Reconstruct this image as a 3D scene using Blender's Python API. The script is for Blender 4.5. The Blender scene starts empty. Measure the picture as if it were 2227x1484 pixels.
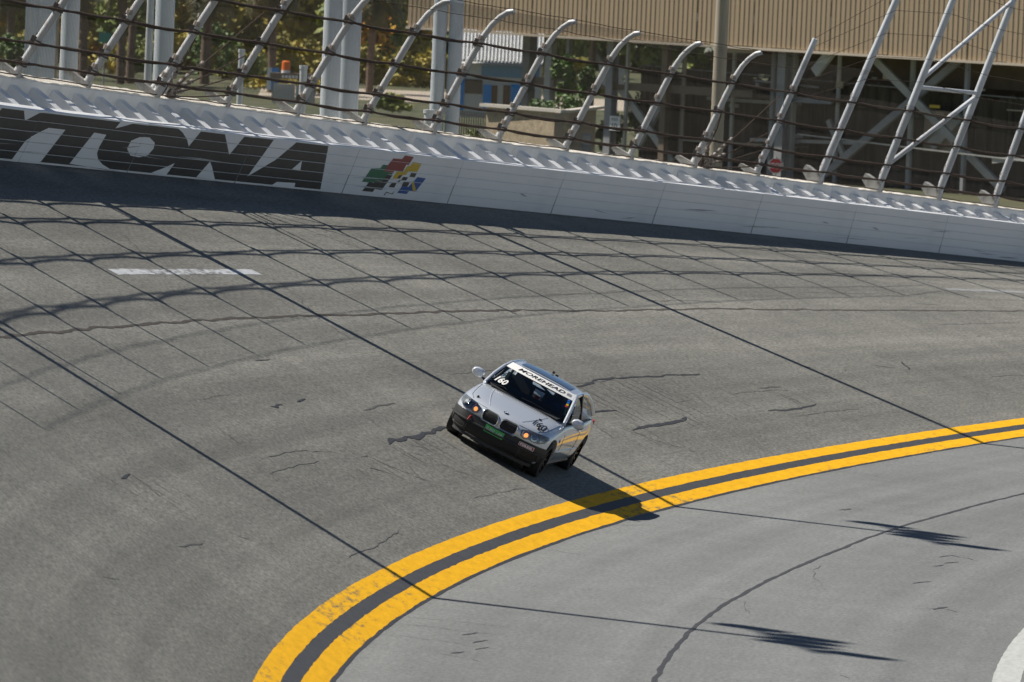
import bpy, bmesh, math, random
from mathutils import Vector, Matrix, geometry
from mathutils.bvhtree import BVHTree
random.seed(7)
R = math.radians
scene = bpy.context.scene
col = scene.collection

# ------------------------------------------------------------------ camera, sky, sun, exposure
CAM_H, PITCH, ROLL, FPX = 9.91, R(-3.2995), R(2.464), 16932.9
cam_d = bpy.data.cameras.new('camera'); cam = bpy.data.objects.new('camera', cam_d); col.objects.link(cam)
cam_d.sensor_width = 36.0; cam_d.lens = FPX / 2227 * 36.0
cam_d.clip_start = 1.0; cam_d.clip_end = 6000
cam.matrix_world = Matrix.Translation((0, 0, CAM_H)) @ Matrix.Rotation(math.pi / 2 + PITCH, 4, 'X') @ Matrix.Rotation(ROLL, 4, 'Z')
cam_d.dof.use_dof = True; cam_d.dof.focus_distance = 131.0; cam_d.dof.aperture_fstop = 5.6
scene.camera = cam

SUN_EL, SHADOW_AZ = R(55.6), R(109.5)            # shadows run towards this azimuth (from +Y towards +X)
sun_az = SHADOW_AZ + math.pi
world = bpy.data.worlds.new('World'); scene.world = world; world.use_nodes = True
wn = world.node_tree.nodes; wl = world.node_tree.links
bg = wn['Background']; sky = wn.new('ShaderNodeTexSky'); sky.sky_type = 'NISHITA'; sky.sun_disc = False
sky.sun_elevation = SUN_EL; sky.sun_rotation = sun_az; sky.dust_density = 0.0; sky.air_density = 0.66; sky.ozone_density = 1.0; sky.altitude = 0
wl.new(sky.outputs[0], bg.inputs[0]); bg.inputs[1].default_value = 0.05
sun_d = bpy.data.lights.new('sun', 'SUN'); sun = bpy.data.objects.new('sun', sun_d); col.objects.link(sun)
sun_d.energy = 5.0; sun_d.angle = R(0.47); sun_d.color = (1.0, 0.945, 0.86)
to_sun = Vector((math.sin(sun_az) * math.cos(SUN_EL), math.cos(sun_az) * math.cos(SUN_EL), math.sin(SUN_EL)))
sun.rotation_euler = to_sun.to_track_quat('Z', 'Y').to_euler(); sun.location = to_sun * 200
scene.view_settings.view_transform = 'Standard'; scene.view_settings.look = 'None'
scene.view_settings.exposure = 0.47; scene.view_settings.gamma = 1.0; scene.view_settings.use_curve_mapping = False

# ------------------------------------------------------------------ materials
def nt(name):
    m = bpy.data.materials.new(name); m.use_nodes = True
    t = m.node_tree; return m, t.nodes, t.links, t.nodes['Principled BSDF']
def mat(name, c, rough=.6, metal=0., c2=None, scale=4., lo=.35, hi=.65, bump=0., bscale=None, coat=0., stretch=None, detail=6., emit=0.):
    m, n, l, p = nt(name)
    p.inputs['Base Color'].default_value = (*c, 1); p.inputs['Roughness'].default_value = rough; p.inputs['Metallic'].default_value = metal
    p.inputs['Coat Weight'].default_value = coat; p.inputs['Coat Roughness'].default_value = .04
    if emit: p.inputs['Emission Color'].default_value = (*c, 1); p.inputs['Emission Strength'].default_value = emit
    if c2 or bump:
        tc = n.new('ShaderNodeTexCoord'); mp = n.new('ShaderNodeMapping'); l.new(tc.outputs['Object'], mp.inputs[0])
        if stretch: mp.inputs['Scale'].default_value = stretch
    if c2:
        tx = n.new('ShaderNodeTexNoise'); tx.inputs['Scale'].default_value = scale; tx.inputs['Detail'].default_value = detail
        l.new(mp.outputs[0], tx.inputs[0])
        rp = n.new('ShaderNodeValToRGB'); rp.color_ramp.elements[0].position = lo; rp.color_ramp.elements[1].position = hi
        rp.color_ramp.elements[0].color = (*c, 1); rp.color_ramp.elements[1].color = (*c2, 1)
        l.new(tx.outputs[0], rp.inputs[0]); l.new(rp.outputs[0], p.inputs['Base Color'])
    if bump:
        tb = n.new('ShaderNodeTexNoise'); tb.inputs['Scale'].default_value = bscale or scale * 3; tb.inputs['Detail'].default_value = 5
        l.new(mp.outputs[0], tb.inputs[0])
        bp = n.new('ShaderNodeBump'); bp.inputs['Strength'].default_value = bump; bp.inputs['Distance'].default_value = .02
        l.new(tb.outputs[0], bp.inputs['Height']); l.new(bp.outputs[0], p.inputs['Normal'])
    return m

def asphalt(name, base, amt=.5, tint=(1, 1, 1)):
    """aged asphalt in track coordinates (UV: metres along, metres across)"""
    m, n, l, p = nt(name)
    uv = n.new('ShaderNodeUVMap'); uv.uv_map = 'track'
    def noise(sc, st, det=4, rough=.55):
        mp = n.new('ShaderNodeMapping'); mp.inputs['Scale'].default_value = st; l.new(uv.outputs[0], mp.inputs[0])
        t = n.new('ShaderNodeTexNoise'); t.inputs['Scale'].default_value = sc; t.inputs['Detail'].default_value = det; t.inputs['Roughness'].default_value = rough
        l.new(mp.outputs[0], t.inputs[0]); return t.outputs[0]
    def mr(x, a, b, c, d):
        k = n.new('ShaderNodeMapRange'); k.inputs[1].default_value = a; k.inputs[2].default_value = b; k.inputs[3].default_value = c; k.inputs[4].default_value = d
        l.new(x, k.inputs[0]); return k.outputs[0]
    def mul(a, b):
        k = n.new('ShaderNodeMath'); k.operation = 'MULTIPLY'; l.new(a, k.inputs[0]); l.new(b, k.inputs[1]); return k.outputs[0]
    fine = mr(noise(16, (.34, 1, 1), 3, .8), .3, .7, 1 - .46 * amt, 1 + .46 * amt)      # aggregate
    mid = mr(noise(2.2, (.35, 1, 1), 5), .3, .7, 1 - .10 * amt, 1 + .10 * amt)
    lanes = mr(noise(1.1, (.012, 1, 1), 4), .3, .7, 1 - .24 * amt, 1 + .24 * amt)    # wear along the travel direction
    cross = mr(noise(.9, (1, .03, 1), 3), .3, .7, 1 - .06 * amt, 1 + .06 * amt)
    big = mr(noise(.16, (.45, 1, 1), 4), .3, .7, 1 - .17 * amt, 1 + .17 * amt)
    sx = n.new('ShaderNodeSeparateXYZ'); l.new(uv.outputs[0], sx.inputs[0])
    wob = n.new('ShaderNodeMath'); wob.operation = 'ADD'; l.new(sx.outputs[1], wob.inputs[0]); l.new(mr(noise(.8, (.03, .6, 1), 4), .3, .7, -.7, .7), wob.inputs[1])
    gr = n.new('ShaderNodeValToRGB'); cr = gr.color_ramp; cr.elements[0].position = 0.; cr.elements[0].color = (.52,) * 3 + (1,); cr.elements[1].position = 1.; cr.elements[1].color = (.46,) * 3 + (1,)
    for pos, val in ((.10, .485), (.22, .455), (.34, .45), (.46, .50), (.60, .525), (.78, .51)): q = cr.elements.new(pos); q.color = (val,) * 3 + (1,)
    l.new(mr(wob.outputs[0], 0., 13., 0., 1.), gr.inputs[0])
    groove = mr(gr.outputs[0], 0., 1., 0., 2.)                                        # rubbered groove low on the banking, by distance across
    v = mul(mul(mul(fine, mid), mul(mul(lanes, cross), big)), groove)
    mx = n.new('ShaderNodeMix'); mx.data_type = 'RGBA'; mx.blend_type = 'MULTIPLY'; mx.inputs[0].default_value = 1
    mx.inputs[6].default_value = (base * tint[0], base * tint[1], base * tint[2], 1)
    cmb = n.new('ShaderNodeCombineColor'); [l.new(v, cmb.inputs[i]) for i in range(3)]
    l.new(cmb.outputs[0], mx.inputs[7]); l.new(mx.outputs[2], p.inputs['Base Color'])
    p.inputs['Roughness'].default_value = .78; p.inputs['Specular IOR Level'].default_value = .35
    bp = n.new('ShaderNodeBump'); bp.inputs['Strength'].default_value = .35; bp.inputs['Distance'].default_value = .01
    l.new(noise(22, (1, 1, 1), 3, .7), bp.inputs['Height']); l.new(bp.outputs[0], p.inputs['Normal'])
    return m

def worn(name, paint, under, amount=.5, sc=6., stretch=(.25, 1, 1), rough=.6):
    """road paint worn through to the asphalt in streaks"""
    m, n, l, p = nt(name)
    uv = n.new('ShaderNodeUVMap'); uv.uv_map = 'track'
    mp = n.new('ShaderNodeMapping'); mp.inputs['Scale'].default_value = stretch; l.new(uv.outputs[0], mp.inputs[0])
    t = n.new('ShaderNodeTexNoise'); t.inputs['Scale'].default_value = sc; t.inputs['Detail'].default_value = 8; t.inputs['Roughness'].default_value = .72
    l.new(mp.outputs[0], t.inputs[0])
    t2 = n.new('ShaderNodeTexNoise'); t2.inputs['Scale'].default_value = .35; t2.inputs['Detail'].default_value = 3; l.new(mp.outputs[0], t2.inputs[0])
    ad = n.new('ShaderNodeMath'); ad.operation = 'ADD'; l.new(t.outputs[0], ad.inputs[0]); l.new(t2.outputs[0], ad.inputs[1])
    rp = n.new('ShaderNodeValToRGB'); rp.color_ramp.elements[0].position = .5 + .36 * (1 - amount) ; rp.color_ramp.elements[1].position = min(.999, .5 + .36 * (1 - amount) + .10)
    hv = n.new('ShaderNodeMath'); hv.operation = 'MULTIPLY'; hv.inputs[1].default_value = .62; l.new(ad.outputs[0], hv.inputs[0])
    l.new(hv.outputs[0], rp.inputs[0])
    rp.color_ramp.elements[0].color = (*paint, 1); rp.color_ramp.elements[1].color = (*under, 1)
    vr = n.new('ShaderNodeMapRange'); vr.inputs[1].default_value = .3; vr.inputs[2].default_value = .75; vr.inputs[3].default_value = 1.08; vr.inputs[4].default_value = .72; l.new(t.outputs[0], vr.inputs[0])
    mxv = n.new('ShaderNodeMix'); mxv.data_type = 'RGBA'; mxv.blend_type = 'MULTIPLY'; mxv.inputs[0].default_value = 1.; cv = n.new('ShaderNodeCombineColor'); [l.new(vr.outputs[0], cv.inputs[i]) for i in range(3)]
    l.new(rp.outputs[0], mxv.inputs[6]); l.new(cv.outputs[0], mxv.inputs[7]); l.new(mxv.outputs[2], p.inputs['Base Color']); p.inputs['Roughness'].default_value = .85; p.inputs['Specular IOR Level'].default_value = .15
    return m

def glassy(name, tint=(.55, .62, .62), rough=.02):
    m = bpy.data.materials.new(name); m.use_nodes = True; n = m.node_tree.nodes; l = m.node_tree.links
    n.remove(n['Principled BSDF']); out = n['Material Output']
    tr = n.new('ShaderNodeBsdfTransparent'); tr.inputs[0].default_value = (*tint, 1)
    gl = n.new('ShaderNodeBsdfGlossy'); gl.inputs['Roughness'].default_value = rough
    fr = n.new('ShaderNodeFresnel'); fr.inputs[0].default_value = 1.5
    mx = n.new('ShaderNodeMixShader'); l.new(fr.outputs[0], mx.inputs[0]); l.new(tr.outputs[0], mx.inputs[1]); l.new(gl.outputs[0], mx.inputs[2])
    l.new(mx.outputs[0], out.inputs[0]); return m

M = dict(
    bank=asphalt('aged_asphalt', .152, 1.1, (1.02, 1.0, .875)),
    apron=asphalt('pale_apron_asphalt', .138, .62, (.965, 1.0, .985)),
    yellow=worn('yellow_road_paint', (.84, .44, .008), (.22, .18, .10), .50, 7.),
    dashwhite=worn('worn_white_paint', (.50, .52, .54), (.16, .155, .15), .50, 9.),
    dashfaint=worn('faded_white_paint', (.27, .275, .28), (.15, .147, .14), .55, 9.),
    jointgrey=mat('grey_joint_strip', (.30, .31, .33), .7), scuff=mat('tyre_scuff', (.30, .30, .31), .6, c2=(.55, .55, .56), scale=12),
    edgewhite=worn('white_edge_paint', (.40, .41, .40), (.22, .22, .21), .5, 9.),
    linegap=mat('dark_sealed_asphalt', (.035, .037, .04), .7, c2=(.055, .056, .058), scale=8),
    tar=mat('black_tar', (.022, .021, .02), .55, c2=(.045, .042, .038), scale=14),
    tarbrown=mat('brown_seam', (.045, .036, .026), .7, c2=(.08, .066, .05), scale=10),
    skid=mat('rubber_mark', (.055, .053, .05), .75, c2=(.10, .097, .09), scale=20),
    skidpale=mat('faint_rubber_mark', (.095, .092, .086), .8, c2=(.13, .127, .12), scale=20),
    barrier=mat('white_painted_steel', (.90, .91, .92), .34, c2=(.82, .83, .84), scale=1.3, lo=.45, hi=.8, stretch=(.5, 1, 2.5)),
    gap=mat('gap_shade', (.22, .22, .22), .8),
    letter=mat('black_wall_paint', (.016, .016, .017), .42, c2=(.03, .03, .03), scale=3, stretch=(.4, 1, 3)),
    lred=mat('red_wall_paint', (.30, .035, .035), .45), lyel=mat('yellow_wall_paint', (.72, .48, .02), .45),
    lgrn=mat('green_wall_paint', (.01, .16, .075), .45), lblu=mat('blue_wall_paint', (.012, .10, .36), .45), lwht=mat('white_wall_paint', (.90, .91, .92), .42),
    concrete=mat('white_painted_concrete', (.80, .80, .79), .7, c2=(.62, .60, .57), scale=2.2, lo=.5, hi=.85, bump=.2, bscale=14, stretch=(1, 1, .5)),
    cap=mat('weathered_wall_top', (.78, .74, .66), .85, c2=(.48, .38, .27), scale=3.5, lo=.55, hi=.75, bump=.3, bscale=20),
    galv=mat('galvanised_steel', (.58, .60, .62), .5, .1, c2=(.50, .51, .52), scale=5, stretch=(1, 1, .4)),
    galvrust=mat('galvanised_steel_with_rust', (.58, .58, .57), .55, .08, c2=(.28, .18, .10), scale=3.2, lo=.58, hi=.74),
    plate=mat('weathered_steel_plate', (.46, .46, .44), .6, .1, c2=(.28, .24, .19), scale=6, lo=.45, hi=.7),
    rust=mat('rusty_wire_rope', (.075, .036, .018), .85, c2=(.025, .014, .009), scale=9, bump=.4, bscale=60),
    clampm=mat('dark_clamp', (.035, .036, .04), .6, .4, c2=(.10, .075, .05), scale=20),
    shackle=mat('galvanised_turnbuckle', (.46, .44, .40), .55, .3, c2=(.18, .12, .08), scale=12),
    wire=mat('woven_fence_wire', (.06, .05, .038), .85),
    pole=mat('grey_painted_pole', (.56, .60, .63), .55, .0, c2=(.46, .49, .52), scale=1.5, stretch=(1, 1, .2)),
    tanpole=mat('concrete_utility_pole', (.42, .36, .28), .85, c2=(.34, .29, .22), scale=3, stretch=(2, 2, .3)),
    lamp=mat('floodlight_housing', (.25, .26, .27), .5, .4),
)
print('materials ok')

# ------------------------------------------------------------------ the banked track as a surface: s along, c across (outwards), n off the surface
KP = dict(x0=-0.3894, y0=112.37657, al0=R(7.25056), k0=.00468196, k1=-1.93e-5, k2=-2.6e-7, b0=26.98499, b1=-.1561423, b2=-.00048435, gr=math.tan(R(-1.11319)), g2=6.091e-5)
W, H, L, J0, APR = 13.0466, .988, 6.85284, 26.7359, R(2.75)
def _al(s):
    s = max(-60., min(95., s)); return KP['al0'] + KP['k0'] * s + .5 * KP['k1'] * s * s + KP['k2'] * s ** 3 / 3
_tab = {0: (KP['x0'], KP['y0'])}
_N = 400
x, y = _tab[0]
for i in range(1, 2 * 460):
    a = _al((i - .5) * .5); x += math.sin(a) * .5; y += math.cos(a) * .5; _tab[i] = (x, y)
x, y = _tab[0]
for i in range(-1, -2 * 80, -1):
    a = _al((i + .5) * .5); x -= math.sin(a) * .5; y -= math.cos(a) * .5; _tab[i] = (x, y)
def base(s):
    i = math.floor(s * 2); f = s * 2 - i; p, q = _tab[i], _tab[i + 1]
    return p[0] + (q[0] - p[0]) * f, p[1] + (q[1] - p[1]) * f
def bank(s):
    t = max(-20., min(96., s)); return R(KP['b0'] + KP['b1'] * t + KP['b2'] * t * t)
def S(s, c, n=0.):
    bx, by = base(s); a = _al(s); b = bank(s) if c >= 0 else APR
    h = c * math.cos(b) - n * math.sin(b)
    t = min(s, 150.)
    return Vector((bx - math.cos(a) * h, by + math.sin(a) * h, c * math.sin(b) + n * math.cos(b) + KP['gr'] * t + KP['g2'] * t * t))
def frame(s, c, n=0., half=.5):
    """matrix at a station: x along the track (away), y outwards up the bank, z off the surface"""
    X = (S(s + half, c, n) - S(s - half, c, n)).normalized(); Z = (S(s, c, n + 1) - S(s, c, n)).normalized()
    Y = Z.cross(X).normalized(); Z = X.cross(Y)
    o = (S(s + half, c, n) + S(s - half, c, n)) / 2
    m = Matrix((X, Y, Z)).transposed().to_4x4(); m.translation = o; return m
def ray_dir(px, py):
    x, y = px - 1113.5, py - 742.; c, s_ = math.cos(ROLL), math.sin(ROLL)
    u = (x * c + y * s_) / FPX; v = -(-x * s_ + y * c) / FPX
    return Vector((u, math.cos(PITCH) - v * math.sin(PITCH), math.sin(PITCH) + v * math.cos(PITCH)))
def at(px, py, Y):
    """world point seen at a photograph pixel, at a chosen distance Y"""
    r = ray_dir(px, py); return Vector((0, 0, CAM_H)) + r * (Y / r.y)

# ------------------------------------------------------------------ mesh helpers
class MB:
    def __init__(self): self.v = []; self.f = []; self.uv = None
    def add(self, vs, fs):
        o = len(self.v); self.v += [Vector(p) for p in vs]; self.f += [tuple(i + o for i in q) for q in fs]; return self
    def box(self, c, sz, m=None):
        x, y, z = (k / 2 for k in sz); c = Vector(c)
        vs = [Vector((i * x, j * y, k * z)) for i in (-1, 1) for j in (-1, 1) for k in (-1, 1)]
        vs = [c + (m @ p if m else p) for p in vs]
        return self.add(vs, [(0, 1, 3, 2), (4, 6, 7, 5), (0, 4, 5, 1), (2, 3, 7, 6), (0, 2, 6, 4), (1, 5, 7, 3)])
    def beam(self, a, b, w, h, up=(0, 0, 1)):
        a, b = Vector(a), Vector(b); d = b - a; x = d.normalized(); u = Vector(up)
        if abs(x.dot(u)) > .98: u = Vector((1, 0, 0))
        y = u.cross(x).normalized(); z = x.cross(y)
        return self.box((a + b) / 2, (d.length, w, h), Matrix((x, y, z)).transposed())
    def tube(self, pts, r, n=8, cap=True):
        pts = [Vector(p) for p in pts]; rs = r if isinstance(r, (list, tuple)) else [r] * len(pts)
        o = len(self.v); prev = None
        for i, p in enumerate(pts):
            d = (pts[min(i + 1, len(pts) - 1)] - pts[max(i - 1, 0)]).normalized()
            if prev is None:
                u = Vector((0, 0, 1)) if abs(d.z) < .9 else Vector((1, 0, 0)); u = (u - d * u.dot(d)).normalized()
            else: u = (prev - d * prev.dot(d)).normalized()
            prev = u; w = d.cross(u)
            for k in range(n):
                t = 2 * math.pi * k / n; self.v.append(p + (u * math.cos(t) + w * math.sin(t)) * rs[i])
        for i in range(len(pts) - 1):
            for k in range(n):
                a, b = o + i * n + k, o + i * n + (k + 1) % n; self.f.append((a, b, b + n, a + n))
        if cap:
            self.f.append(tuple(o + k for k in reversed(range(n)))); self.f.append(tuple(o + (len(pts) - 1) * n + k for k in range(n)))
        return self
    def prism(self, poly, e):
        """polygon of 3D points pushed along vector e"""
        e = Vector(e); n = len(poly); vs = [Vector(p) for p in poly] + [Vector(p) + e for p in poly]
        return self.add(vs, [tuple(range(n))[::-1], tuple(range(n, 2 * n))] + [(i, (i + 1) % n, n + (i + 1) % n, n + i) for i in range(n)])
    def mesh(self, name, smooth=False):
        me = bpy.data.meshes.new(name); me.from_pydata([tuple(p) for p in self.v], [], self.f); me.update()
        if smooth:
            for p in me.polygons: p.use_smooth = True
        return me
    def build(self, name, m, parent=None, smooth=False, local=False, fix=True):
        me = self.mesh(name, smooth)
        if fix:
            bm = bmesh.new(); bm.from_mesh(me); bmesh.ops.recalc_face_normals(bm, faces=bm.faces); bm.to_mesh(me); bm.free()
        if smooth: auto_smooth(me)
        return link(name, me, m, parent, local)
def auto_smooth(me, ang=40):
    bm = bmesh.new(); bm.from_mesh(me)
    for e in bm.edges:
        e.smooth = not (len(e.link_faces) == 2 and e.calc_face_angle(0) > R(ang))
    bm.to_mesh(me); bm.free()
    for p in me.polygons: p.use_smooth = True
def link(name, me, m, parent=None, local=False, mw=None):
    o = bpy.data.objects.new(name, me); col.objects.link(o)
    if m is not None and not me.materials: me.materials.append(M[m] if isinstance(m, str) else m)
    if mw is not None: o.matrix_basis = mw
    if parent is not None:
        o.parent = parent
        if not local: o.matrix_parent_inverse = WM[parent.name].inverted()
    WM[o.name] = (WM[parent.name] @ o.matrix_basis) if (parent is not None and local) else o.matrix_basis.copy()
    return o
WM = {}
def empty(name, loc=(0, 0, 0), mw=None):
    o = bpy.data.objects.new(name, None); col.objects.link(o); o.empty_display_size = .3
    o.matrix_basis = mw if mw is not None else Matrix.Translation(loc); WM[o.name] = o.matrix_basis.copy(); return o
def tag(o, label=None, cat=None, group=None, kind=None):
    for k, v in (('label', label), ('category', cat), ('group', group), ('kind', kind)):
        if v: o[k] = v
    return o
def copy_tree(o, mw, parent=None):
    c = o.copy(); col.objects.link(c)
    if parent is None: c.matrix_basis = mw
    else: c.parent = parent
    for ch in [q for q in ALLCH.get(o.name, [])]: copy_tree(ch, None, c)
    return c
ALLCH = {}

def strip(name, m, sfun, c0, c1, n, s0, s1, ds=.5, parent=None, jit=0., ncs=None):
    """sheet in track coordinates with a 'track' UV; c0/c1 may be functions of s"""
    f0 = c0 if callable(c0) else (lambda s: c0); f1 = c1 if callable(c1) else (lambda s: c1)
    ns = max(1, int(round((s1 - s0) / ds))); nc = ncs or 1
    vs, uv, fs = [], [], []
    for i in range(ns + 1):
        s = s0 + (s1 - s0) * i / ns; a, b = f0(s), f1(s)
        if jit: a += random.uniform(-jit, jit); b += random.uniform(-jit, jit)
        for j in range(nc + 1):
            c = a + (b - a) * j / nc; vs.append(S(s, c, n)); uv.append((s, c))
    for i in range(ns):
        for j in range(nc):
            k = i * (nc + 1) + j; fs.append((k, k + nc + 1, k + nc + 2, k + 1))
    me = bpy.data.meshes.new(name); me.from_pydata([tuple(p) for p in vs], [], fs)
    lay = me.uv_layers.new(name='track')
    for lp in me.loops: lay.data[lp.index].uv = uv[lp.vertex_index]
    for p in me.polygons: p.use_smooth = True
    bm = bmesh.new(); bm.from_mesh(me); bmesh.ops.recalc_face_normals(bm, faces=bm.faces)
    if sum(f.normal.z * f.calc_area() for f in bm.faces) < 0: bmesh.ops.reverse_faces(bm, faces=bm.faces)
    bm.to_mesh(me); bm.free()
    return link(name, me, m, parent)

def mark(name, m, pts, w, n, parent, ragged=.35, jag=1.):
    """crack or rubber mark: a ragged ribbon through track points (s, c); w = half width in metres across the line"""
    P = []
    for (a, b) in zip(pts[:-1], pts[1:]):
        k = max(2, int(math.hypot(b[0] - a[0], (b[1] - a[1]) * 3) / .35))
        P += [(a[0] + (b[0] - a[0]) * i / k, a[1] + (b[1] - a[1]) * i / k) for i in range(k)]
    P.append(pts[-1]); vs, uv, fs = [], [], []
    P = [(s + random.uniform(-.12, .12) * jag, c + random.uniform(-.022, .022) * jag) for s, c in P]
    for i, (s, c) in enumerate(P):
        q0, q1 = P[max(0, i - 1)], P[min(len(P) - 1, i + 1)]; ds, dc = q1[0] - q0[0], q1[1] - q0[1]; ln = math.hypot(ds, dc) or 1
        e = min(1, (i + .4) / 1.6, (len(P) - 1 - i + .4) / 1.6)
        for sg in (-1, 1):
            ww = w * e * random.uniform(1 - ragged, 1 + ragged)
            ss, cc = s - sg * dc / ln * ww, c + sg * ds / ln * ww
            vs.append(tuple(S(ss, cc, n))); uv.append((ss, cc))
    for i in range(len(P) - 1): fs.append((2 * i, 2 * i + 2, 2 * i + 3, 2 * i + 1))
    me = bpy.data.meshes.new(name); me.from_pydata(vs, [], fs); lay = me.uv_layers.new(name='track')
    for lp in me.loops: lay.data[lp.index].uv = uv[lp.vertex_index]
    return link(name, me, m, parent)
# ------------------------------------------------------------------ measured shapes, in track or wall coordinates (metres)
LETTER_GAPS=[ [(18.58, 0.977), (19.78, 0.978), (18.99, 0.778)],
[(19.36, 0.004), (19.66, 0.415), (20.15, 0.56), (20.7, 0.694), (21.73, 0.694), (21.17, 0.05)],
[(22.93, 0.069), (23.53, 0.704), (24.33, 0.688), (24.25, 0.449), (24.3, 0.318), (24.54, 0.208), (24.97, 0.118), (25.65, 0.035), (26.59, 0.005)],
[(24.7, 0.828), (24.87, 1.002), (26.4, 1.008), (25.58, 0.948), (25.1, 0.878)],
[(26.04, 0.464), (26.04, 0.628), (26.48, 0.718), (27.14, 0.726), (27.58, 0.637), (27.67, 0.519), (27.49, 0.378), (27.04, 0.324), (26.44, 0.344)],
[(28.28, 1.007), (30.05, 0.973), (29.7, 0.635), (29.43, 0.762), (28.96, 0.896), (28.52, 0.971)],
[(31.52, 0.99), (32.89, 0.979), (32.43, 0.561)],
[(28.17, 0.054), (28.78, 0.164), (29.32, 0.287), (29.11, 0.023)],
[(31.01, 0.052), (31.42, 0.387), (31.69, 0.289), (32.25, 0.029)],
[(34.83, 0.973), (36.26, 0.963), (35.43, 0.556), (34.16, 0.162)],
[(36.07, 0.115), (37.23, 0.128), (37.29, 0.028), (35.8, 0.024)],
[(37.06, 0.597), (36.64, 0.393), (37.22, 0.387)] ]
LOGO=[ ('red', [(43.4, 0.942), (43.97, 0.928), (43.86, 0.749), (43.7, 0.748), (43.65, 0.597), (43.11, 0.591), (43.09, 0.55), (42.46, 0.554), (42.73, 0.849), (43.29, 0.856)]),
('yellow', [(44.03, 0.82), (44.64, 0.81), (44.56, 0.621), (43.98, 0.609), (43.94, 0.534), (43.52, 0.51), (43.43, 0.426), (43.17, 0.43), (43.3, 0.598), (43.71, 0.599), (43.81, 0.725), (44.0, 0.738)]),
('green', [(42.26, 0.696), (42.57, 0.694), (42.46, 0.554), (43.08, 0.544), (43.05, 0.502), (42.8, 0.504), (42.63, 0.411), (42.58, 0.342), (42.21, 0.356), (42.16, 0.294), (41.39, 0.293), (41.64, 0.598), (42.19, 0.612)]),
('black', [(42.77, 0.497), (43.1, 0.49), (42.79, 0.161), (42.34, 0.165), (42.3, 0.101), (41.62, 0.1), (41.83, 0.297), (42.16, 0.289), (42.21, 0.351), (42.59, 0.336), (42.63, 0.406)]),
('blue', [(44.7, 0.511), (45.28, 0.504), (44.96, 0.205), (44.56, 0.205), (44.44, 0.127), (43.83, 0.131), (43.98, 0.289), (44.39, 0.281), (44.62, 0.44)]),
('yellow', [(44.47, 0.393), (44.6, 0.403), (44.96, 0.218), (44.76, 0.203)]),
('black', [(44.21, 0.589), (44.57, 0.594), (44.54, 0.5), (44.19, 0.498)]),
('black', [(43.44, 0.516), (43.73, 0.526), (43.64, 0.441), (43.37, 0.431)]),
('black', [(43.8, 0.485), (44.12, 0.485), (44.08, 0.413), (43.76, 0.41)]),
('black', [(43.27, 0.338), (43.55, 0.348), (43.51, 0.237), (43.15, 0.239)]),
('black', [(43.96, 0.376), (44.36, 0.384), (44.31, 0.284), (43.94, 0.287)]),
('black', [(43.63, 0.413), (43.78, 0.413), (43.69, 0.361), (43.56, 0.362)]),
('black', [(43.04, 0.058), (43.12, 0.134), (43.5, 0.103), (43.63, 0.168), (43.56, 0.089), (43.15, 0.116), (43.11, 0.053)]) ]
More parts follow.
